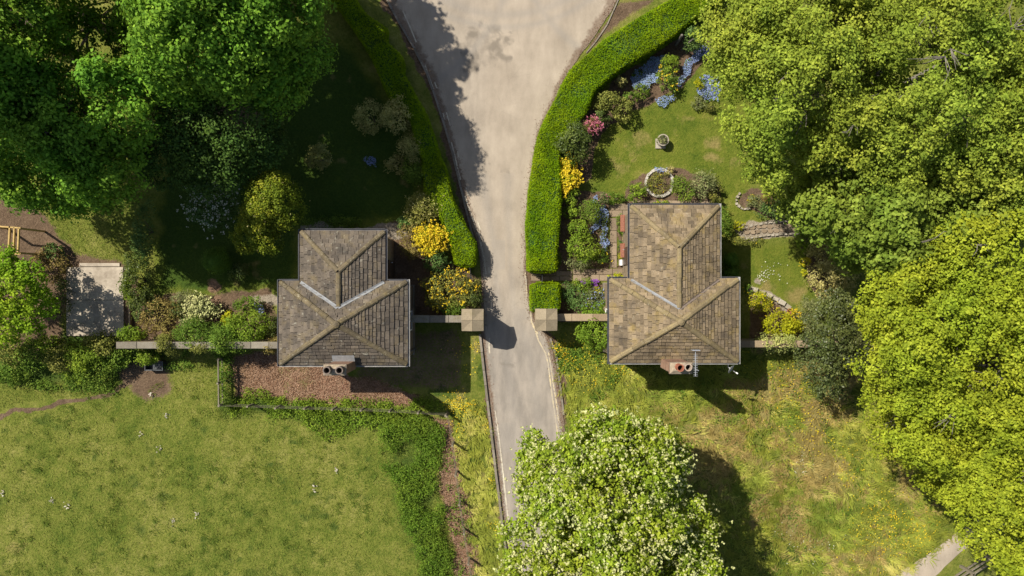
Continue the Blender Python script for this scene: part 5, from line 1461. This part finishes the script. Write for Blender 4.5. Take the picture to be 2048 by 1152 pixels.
# crazy paving
cz = empty('crazy_paving'); tag(cz, kind='structure')
rngc = np.random.default_rng(4)
for i in range(9):
    for j in range(2):
        x = 1492+i*12+rngc.uniform(-2,2); y = 455+j*9-i*.6+rngc.uniform(-1,1); m = MB(); X,Y = W(x,y); kk = rngc.integers(5,7)
        top = [(X+.17*rngc.uniform(.85,1.1)*math.cos(2*math.pi*q/kk+i), Y+.12*rngc.uniform(.85,1.1)*math.sin(2*math.pi*q/kk+i), .045) for q in range(kk)]
        m.poly(top+[(a,b,-.05) for a,b,c_ in top], [tuple(range(kk))]+[(q,kk+q,kk+(q+1)%kk,(q+1)%kk) for q in range(kk)]); m.build('paving_piece', M['flag'], cz, v=float(rngc.random()))
# dark steps under the beech
st_ = empty('garden_steps', (*W(1608,445),0)); tag(st_, 'dark stone steps half hidden under the overhanging beech', 'steps')
for i in range(3):
    a = W(1590+i*3,455-i*9); b = W(1630+i*3,446-i*9); MB().box(a[0],b[0],a[1],b[1],-.05,.12+.14*i).build('step', M['coping'], st_, v=random.random())
# post and leaning pale trunk at the top border
pp = W3(1352,90,0); b_ = empty('garden_post', pp); tag(b_, 'stout wooden post in the top border, casting a long thin shadow', 'post')
MB().tube([(pp.x,pp.y,-.05),(pp.x-.02,pp.y+.02,1.5),(pp.x-.02,pp.y+.02,1.53)],[.07,.065,.03],8).build('shaft', M['palebark'], b_)
pp = W3(1362,100,0); b_ = empty('leaning_trunk', pp); tag(b_, 'pale leaning tree stem carrying the blue green sprig', 'trunk')
e = W3(1386,78,1.5); MB().tube([pp-Vector((0,0,.1)), pp.lerp(e,.5)+Vector((0,0,.1)), e],[.06,.05,.03],7).build('stem', M['palebark'], b_)
# iron hand gates by the road
def gate(label, pxa, pya, pxb, pyb, h, n):
    a = Vector((*W(pxa,pya),0)); b = Vector((*W(pxb,pyb),0)); g = empty('iron_gate', a); tag(g, label, 'gate', 'iron hand gates beside the road')
    for i in range(n):
        p = a.lerp(b, i/(n-1)); MB().tube([(p.x,p.y,.06),(p.x,p.y,h)],[.011,.011],5).build('bar', M['iron'], g)
    for z in (.12,h-.12): MB().bar((a.x,a.y,z),(b.x,b.y,z),.03,.03).build('rail', M['iron'], g)
    MB().bar((a.x+.012,a.y,.12),(b.x+.012,b.y,h-.12),.02,.02).build('brace', M['iron'], g)
    for p in (a,b): MB().tube([(p.x,p.y,-.05),(p.x,p.y,h+.12),(p.x,p.y,h+.18)],[.035,.035,.008],7).build('gate_post', M['iron'], g)
gate('black iron hand gate between the left hedge end and the yellow flowered bush', 942, 538, 944, 572, 1.15, 9)
gate('black iron hand gate between the long right hedge and the small hedge block', 1083, 545, 1083, 567, 1.15, 7)
# timber frame at the left edge
M['newwood'] = plain('golden_timber', (.42,.29,.11), .8, .2, .2, 14)
M['oldwood'] = plain('weathered_timber', (.19,.165,.12), .9, .1, .25, 12)
fr = empty('timber_frame', (*W(30,480),0)); tag(fr, 'unfinished golden timber frame at the left edge of the yard', 'timber frame')
zf = 2.0
for (ax,ay,bx,by) in ((-40,450,42,456),(20,453,17,505),(29,455,27,505),(38,456,36,504),(-15,451,-17,505),(-40,506,42,508)):
    MB().bar((*W(ax,ay,zf),zf),(*W(bx,by,zf),zf),.07,.10).build('beam', M['newwood'], fr)
for (ax,ay) in ((40,457),(38,506),(-38,451),(-38,506)):
    x,y = W(ax,ay,zf); MB().box(x-.045,x+.045,y-.045,y+.045,-.1,zf-.053).build('post', M['newwood'], fr)
# dark trough below the long wall
tx, ty = W(308,732,.4); tr = empty('water_trough', (tx,ty,0), ); tag(tr, 'dark rectangular trough with pale rim below the long grey wall', 'trough')
M['trough'] = plain('dark_plastic', (.03,.035,.04), .4, .5, .2); M['rim'] = plain('grey_rim', (.07,.08,.085), .5, .4, .2)
for (x0,x1,y0,y1,z0,z1) in ((-.46,.46,-.22,.22,0,.08),(-.46,-.43,-.22,.22,.083,.42),(.43,.46,-.22,.22,.083,.42),(-.43,.43,-.22,-.19,.083,.42),(-.43,.43,.19,.22,.083,.42)):
    MB().box(tx+x0,tx+x1,ty+y0,ty+y1,z0,z1).build('side' if z1 > .1 else 'bottom', M['trough'], tr)
for (x0,x1,y0,y1) in ((-.47,.47,-.235,-.215),(-.47,.47,.215,.235),(-.47,-.45,-.212,.212),(.45,.47,-.212,.212)):
    MB().box(tx+x0,tx+x1,ty+y0,ty+y1,.423,.445).build('rim', M['rim'], tr)
# fences
def fence(label, pts, h, nposts, rails, mat, wire=False, post=.09):
    P = [Vector(W(*p)) for p in pts]
    L = [0]
    for a, b in zip(P[:-1],P[1:]): L.append(L[-1]+(b-a).length)
    F_ = empty('field_fence', (P[0].x,P[0].y,0)); tag(F_, label, 'fence')
    tops = []
    for i in range(nposts):
        t_ = L[-1]*i/(nposts-1); k = max(j for j in range(len(L)-1) if L[j] <= t_+1e-6); f = (t_-L[k])/(L[k+1]-L[k]); p = P[k].lerp(P[k+1], f)
        tz = h*random.uniform(.95,1.06); lx = random.uniform(-.03,.03)
        MB().bar((p.x,p.y,-.1),(p.x+lx,p.y+lx,tz),post,post).build('post', mat, F_); tops.append(p)
    for a, b in zip(tops[:-1], tops[1:]):
        for z in rails:
            if wire: 
                mid_ = (a+b)/2
                MB().tube([(a.x,a.y,z),(mid_.x,mid_.y,z-.02),(b.x,b.y,z)],[.006]*3,4).build('wire', M['oldwood'], F_)
            else:
                d = (b-a).normalized()*.06
                MB().bar((a.x-d.x,a.y-d.y,z),(b.x+d.x,b.y+d.y,z),.05,.11).build('rail', mat, F_)
fence('old post and rail fence at the left end of the leaf strewn strip', [(451,716),(452,806)], 1.1, 3, (.45,.98), M['oldwood'])
fence('wire fence with grey posts below the leaf strewn strip', [(452,806),(620,812),(760,816),(895,824)], 1.05, 9, (.35,.7,1.0), M['oldwood'], True)
fence('wire fence running down beside the verge to the bottom edge', [(897,826),(905,860),(915,950),(928,1050),(945,1150),(955,1230)], 1.05, 8, (.35,.7,1.0), M['oldwood'], True)
fence('wooden post and rail fence beside the tan lane, bottom right', [(2010,1085),(1968,1104),(1905,1144),(1840,1190)], 1.1, 5, (.40,.72,1.05), M['oldwood'], False, .14)
MB_top = MB().bar((*W(880,822,1.05),1.07),(*W(897,826,1.05),1.07),.12,.06)
# ------------------------------------------------------------------ grasses, weeds, fallen leaves
def blades(name, xy, length, width, v, mat, rng, lean=.75, bend=.5, kind='stuff', label=None, cat=None):
    """curved grass blades: two quads' worth in three triangles"""
    n = len(xy); g = ground_z(xy[:,0], xy[:,1])
    a = rng.uniform(0, 2*np.pi, n) if np.isscalar(lean) else lean[1]
    ln = lean if np.isscalar(lean) else lean[0]
    dirx = np.cos(a); diry = np.sin(a)
    up1 = length*.5*np.sqrt(np.maximum(.05, 1-ln**2)); out1 = length*.5*ln
    p0 = np.c_[xy, g-.02]
    p1 = p0 + np.c_[dirx*out1, diry*out1, up1+.02]
    p2 = p1 + np.c_[dirx*length*.5*(ln+.15), diry*length*.5*(ln+.15), up1*(1-bend)]
    s = np.c_[-diry, dirx, np.zeros(n)]*(width/2)[:,None]
    V = np.stack([p0-s, p0+s, p1+s*.8, p1-s*.8, p2], 1).reshape(-1,3)
    b = np.arange(n)[:,None]*5
    F = np.concatenate([b+[0,1,2], b+[0,2,3], b+[3,2,4]], 0)
    o = link(name, np_mesh(name, V, F, np.repeat(v,5)), mat)
    return tag(o, label, cat, kind=kind)
rg = np.random.default_rng(77)
def scatter(poly, n):
    P_ = np.array(poly); lo = np.maximum(P_.min(0), [-28.5,-16.5]); hi = np.minimum(P_.max(0), [28.5,16.5])
    xy = rg.uniform(lo, hi, (n,2)); xy = xy[in_poly(xy[:,0], xy[:,1], poly)]
    return xy[poly_sd(xy[:,0], xy[:,1], road_poly) > .1]
# meadow: swirled tufts
xy = scatter(meadow_p, 6500)
tuft = np.repeat(xy, 11, 0) + rg.normal(size=(len(xy)*11,2))*.07
d_ = sample(dry, tuft[:,0], tuft[:,1]); a0 = np.repeat(fbm(xy[:,0]*.7, xy[:,1]*.7, 3)*14+rg.normal(0,.9,len(xy)), 11)+rg.normal(0,.5,len(tuft))
v = np.clip(.40+.42*d_+np.repeat(rg.normal(0,.14,len(xy)),11)+(fbm(tuft[:,0]*.8,tuft[:,1]*.8,31)-.5)*1.2, 0, 1)
isd = (d_ + np.repeat(rg.normal(0,.25,len(xy)),11)) > .58
blades('dry_grass', tuft[isd], rg.uniform(.25,.6,isd.sum()), rg.uniform(.016,.036,isd.sum()), np.clip(rg.normal(.5,.22,isd.sum()),0,1), M['straw'], rg, lean=(np.full(isd.sum(),.84), a0[isd]), label='pale dry grass tufts in the middle of the meadow', cat='grass')
tuft, v, a0 = tuft[~isd], v[~isd], a0[~isd]
blades('meadow_grass', tuft, rg.uniform(.22,.6,len(tuft)), rg.uniform(.018,.042,len(tuft)), v, M['meadow'], rg, lean=(np.full(len(tuft),.82), a0), label='long swirled meadow grass right of the road', cat='grass')
# verge
xy = scatter(verge_p, 2600); xy = xy[(xy[:,1] < W(0,800)[1])]
tuft = np.repeat(xy, 11, 0)+rg.normal(size=(len(xy)*11,2))*.06
a0 = np.repeat(rg.normal(-1.2,.9,len(xy)),11)+rg.normal(0,.4,len(tuft))
v = np.clip(.55+(fbm(tuft[:,0]*1.0,tuft[:,1]*.7,5)-.5)*1.8+rg.normal(0,.12,len(tuft)),0,1)
blades('verge_grass', tuft, rg.uniform(.18,.45,len(tuft)), rg.uniform(.018,.04,len(tuft)), v, M['meadow'], rg, lean=(np.full(len(tuft),.8), a0), label='long verge grass between wire fence and road', cat='grass')
# field: short tussocky sward
xy = scatter(field_p, 42000)
keep = (sample(soil, xy[:,0], xy[:,1]) < .4) & (sample(litter, xy[:,0], xy[:,1]) < .4); xy = xy[keep]
ll = sample(lush, xy[:,0], xy[:,1])
v = np.clip(.41-.3*ll+(fbm(xy[:,0]*.6,xy[:,1]*.6,8)-.5)*.9+(fbm(xy[:,0]*2.5,xy[:,1]*2.5,28)-.5)*.8+rg.normal(0,.16,len(xy)),0,1)
blades('field_grass', xy, rg.uniform(.07,.20,len(xy))*(1+.5*ll), rg.uniform(.012,.026,len(xy)), v, M['grass'], rg, lean=.8, label='short tussocky grass of the open field', cat='grass')
xy = scatter(field_p, 620); dk = fbm(xy[:,0]*.5, xy[:,1]*.5, 88); xy = xy[dk > .47]
tuft = np.repeat(xy, 26, 0)+rg.normal(size=(len(xy)*26,2))*np.repeat(rg.uniform(.05,.17,len(xy)),26)[:,None]
blades('field_tufts', tuft, rg.uniform(.12,.28,len(tuft)), rg.uniform(.014,.03,len(tuft)), np.clip(np.repeat(rg.normal(.08,.10,len(xy)),26)+rg.normal(0,.06,len(tuft)),0,1), M['grass'], rg, lean=.7, label='darker grass tussocks scattered over the field', cat='grass')
# rough grass of the yard and the wall foot
yard2 = wp([(60,380),(270,420),(275,535),(150,530),(90,440)]); foot = wp([(250,725),(440,725),(445,810),(330,780),(240,790),(60,800),(-30,830),(-30,770),(100,770)])
for nm, pol, lab, nn in (('yard_grass', yard2, 'short bright grass above the concrete pad', 6000), ('bank_grass', foot, 'rough grass between hedgerow and footpath', 9000)):
    xy = scatter(pol, nn); xy = xy[sample(soil, xy[:,0], xy[:,1]) < .5]
    blades(nm, xy, rg.uniform(.07,.2,len(xy)), rg.uniform(.012,.024,len(xy)), np.clip(rg.normal(.36,.18,len(xy)),0,1), M['grass'], rg, lean=.75, label=lab, cat='grass')
# weeds (nettle and dock mass in the field corner)
def weeds(name, label, poly, n, h, mat, size, per=9, vs=0.0, cat='weeds', gap=.46):
    xy = scatter(poly, n); w_ = fbm(xy[:,0]*.9, xy[:,1]*.9, 19); xy = xy[w_ > gap]
    C = np.repeat(xy, per, 0); m_ = len(C); hh = np.repeat(h*(.5+rg.random(len(xy))), per)
    P = np.c_[C+rg.normal(size=(m_,2))*.10, ground_z(C[:,0],C[:,1])+hh*rg.uniform(.3,1.1,m_)]
    V, F, vv = leaf_arrays(P, rg.normal(size=(m_,3))*.5+[0,0,.8], size*rg.uniform(.6,1.4,m_), np.clip(np.repeat(rg.normal(.5,.2,len(xy)),per)+rg.normal(0,.15,m_)+vs,0,1), rng=rg)
    return tag(link(name, np_mesh(name, V, F, vv), mat), label, cat, kind='stuff')
weeds('nettle_bed', 'dark green nettle bed along the wire fence in the field corner', wp([(760,850),(835,828),(892,850),(885,900),(870,960),(890,1010),(880,1060),(905,1100),(900,1210),(850,1210),(835,1090),(805,1040),(790,960),(762,930)]), 5200, .5, M['nettle'], .075, gap=.37)
weeds('fence_weeds', 'leafy weeds growing along the lower wire fence', wp([(455,800),(560,797),(720,812),(860,820),(840,860),(720,855),(650,880),(600,835),(460,830)]), 1500, .25, M['fresh'], .085, vs=-.1)
weeds('strip_weeds', 'low weeds edging the leaf strewn strip', wp([(465,775),(560,782),(640,795),(760,800),(830,800),(830,814),(465,808)]), 800, .2, M['fresh'], .08)
weeds('corner_weeds', 'weeds around the fence corner by the chimney shadow', wp([(800,800),(850,795),(890,810),(880,822),(800,815)]), 200, .2, M['fresh'], .08)
weeds('litter_weeds', 'scattered weeds growing through the fallen leaves by the verge fence', wp([(880,860),(905,850),(935,990),(955,1150),(915,1200),(890,1000)]), 420, .25, M['mid'], .085)
weeds('bank_weeds', 'leafy weeds at the foot of the hedgerow', wp([(-30,740),(110,735),(250,745),(240,785),(60,775),(-30,775)]), 900, .3, M['mid'], .09)
weeds('wall_foot_weeds', 'shaded weeds along the foot of the long grey wall', wp([(300,700),(450,700),(455,730),(330,735)]), 500, .3, M['mid'], .09)
weeds('meadow_weeds', 'green weeds and docks scattered in the meadow', meadow_p, 4200, .2, M['mid'], .08, per=7)
weeds('meadow_edge_weeds', 'dense green weeds in the meadow by the right lodge', wp([(1110,690),(1230,700),(1240,760),(1200,800),(1130,790)]), 800, .2, M['mid'], .085)
# fallen leaves
def fallen(name, label, poly, n):
    xy = scatter(poly, n); ok = sample(litter, xy[:,0], xy[:,1]) > .35; xy = xy[ok]
    V, F, vv = leaf_arrays(np.c_[xy, ground_z(xy[:,0],xy[:,1])+rg.uniform(.008,.035,len(xy))], rg.normal(size=(len(xy),3))*.35+[0,0,1], rg.uniform(.035,.085,len(xy)), rg.random(len(xy)), rng=rg, aspect=.75)
    return tag(link(name, np_mesh(name, V, F, vv), M['litter']), label, 'leaves', kind='stuff')
fallen('fallen_leaves', 'brown fallen leaves on the strip below the grey roofed lodge', wp([(455,700),(860,700),(860,820),(455,815)]), 13000)
fallen('fallen_leaves', 'brown fallen leaves along the verge wire fence', wp([(860,825),(930,825),(965,1200),(900,1200)]), 9000)
# buttercups, daisies
def dots(name, label, centres, mat, size, cat='flowers', h=.22):
    pts = []
    for (px,py,rr,n) in centres:
        x,y = W(px,py); a = rg.normal(size=(n,2))*rr/38*.55; pts.append(np.c_[x+a[:,0], y+a[:,1]])
    xy = np.concatenate(pts); xy = xy[poly_sd(xy[:,0], xy[:,1], road_poly) > .05]
    V, F, vv = leaf_arrays(np.c_[xy, ground_z(xy[:,0],xy[:,1])+h*rg.uniform(.6,1.2,len(xy))], rg.normal(size=(len(xy),3))*.3+[-.1,.1,1], size*rg.uniform(.7,1.3,len(xy)), rg.random(len(xy)), rng=rg, aspect=.95, fold=.1)
    return tag(link(name, np_mesh(name, V, F, vv), mat), label, cat, kind='stuff')
dots('buttercups', 'yellow buttercups dotted through the meadow and by the wall', [(1120,700,22,110),(1160,712,40,120),(1240,725,40,90),(1180,750,60,60),(1610,850,70,110),(1640,870,50,70),(1700,930,40,60),(1690,950,25,30),(1760,1030,60,170),(1800,1060,50,120),(1740,1090,70,120),(1840,1070,40,70),(1560,760,40,60),(1600,770,60,80),(1500,735,40,20)], M['f_yellow'], .06)
dots('dandelions', 'yellow dandelions clustered at the fence corner by the verge', [(915,806,26,90),(935,815,20,40),(915,850,16,30),(902,802,16,30),(930,700,26,14),(942,740,24,14)], M['f_yellow'], .062)
dots('verge_buttercups', 'small yellow flowers on the road side of the verge', [(975,850,14,30),(985,960,12,30),(990,1050,14,30),(950,690,14,30)], M['f_yellow'], .05)
dots('daisies', 'white daisies in the side lawn and meadow', [(1525,553,12,34),(1535,540,14,14),(1560,545,24,14),(1640,1100,40,60),(1570,1080,40,40),(1600,930,20,30)], M['f_white'], .05, h=.08)
# pale dead stalks lying on the field
for (px,py,lab) in ((320,897,'largest heap of pale dead stalks, upper middle of the field'),(134,1010,'heap of pale dead stalks low on the left of the field'),
    (103,1001,'small pale stalk scrap just left of the low left heap'),(344,1041,'pale dead stalks at the lower middle of the field'),
    (333,830,'pale stalk scrap near the left end of the wire fence'),(280,868,'pale stalk scrap left of the largest heap'),(5,985,'pale dead stalks at the left edge of the field'),
    (394,1030,'pale stalk scrap right of the lower middle heap'),(673,940,'pale stalk scrap left of the nettle bed, uppermost of two'),(630,972,'pale dead stalks left of the nettle bed, lower of two'),
    (302,790,'pale stalk heap on the bare soil below the dark trough')):
    x,y = W(px,py); n = 9; g = float(ground_z(x,y)); k = rg.normal(size=(n,3))*[.08,.10,.03]+[x,y,g+.07]
    V,F,vv = leaf_arrays(k, rg.normal(size=(n,3))*.5+[0,0,1], rg.uniform(.07,.17,n), rg.random(n), rng=rg, aspect=.5)
    o = empty('dead_stalks', (x,y,g)); tag(o, lab, 'stalks', 'pale dead stalks on the field')
    tag(link('stalks', np_mesh('stalks', V, F, vv), M['f_straw'], o), kind='stuff')
# grit, twigs and blown leaves gathered along the road edges
pts = []
for side in (1, 2):
    for (ya, *a), (yb, *b) in zip(ROAD[4:-1], ROAD[5:]):
        n = int(abs(yb-ya)*2.2); f = rg.random(n); px = a[side-1]+(b[side-1]-a[side-1])*f; py = ya+(yb-ya)*f
        off = np.abs(rg.normal(0,7,n))*(1 if side == 1 else -1); pts.append(np.c_[px+off, py])
xy = np.concatenate(pts); xy = np.c_[(xy[:,0]-1024)*CAM_H/FOC, (576-xy[:,1])*CAM_H/FOC]
V, F, vv = leaf_arrays(np.c_[xy, np.array([road_z(x, y) for x, y in xy])+rg.uniform(.01,.025,len(xy))], rg.normal(size=(len(xy),3))*.4+[0,0,1], rg.uniform(.02,.06,len(xy)), rg.random(len(xy))*.6, rng=rg)
tag(link('road_edge_litter', np_mesh('road_edge_litter', V, F, vv), M['litter']), 'grit and blown leaves gathered along the road edges', 'litter', kind='stuff')
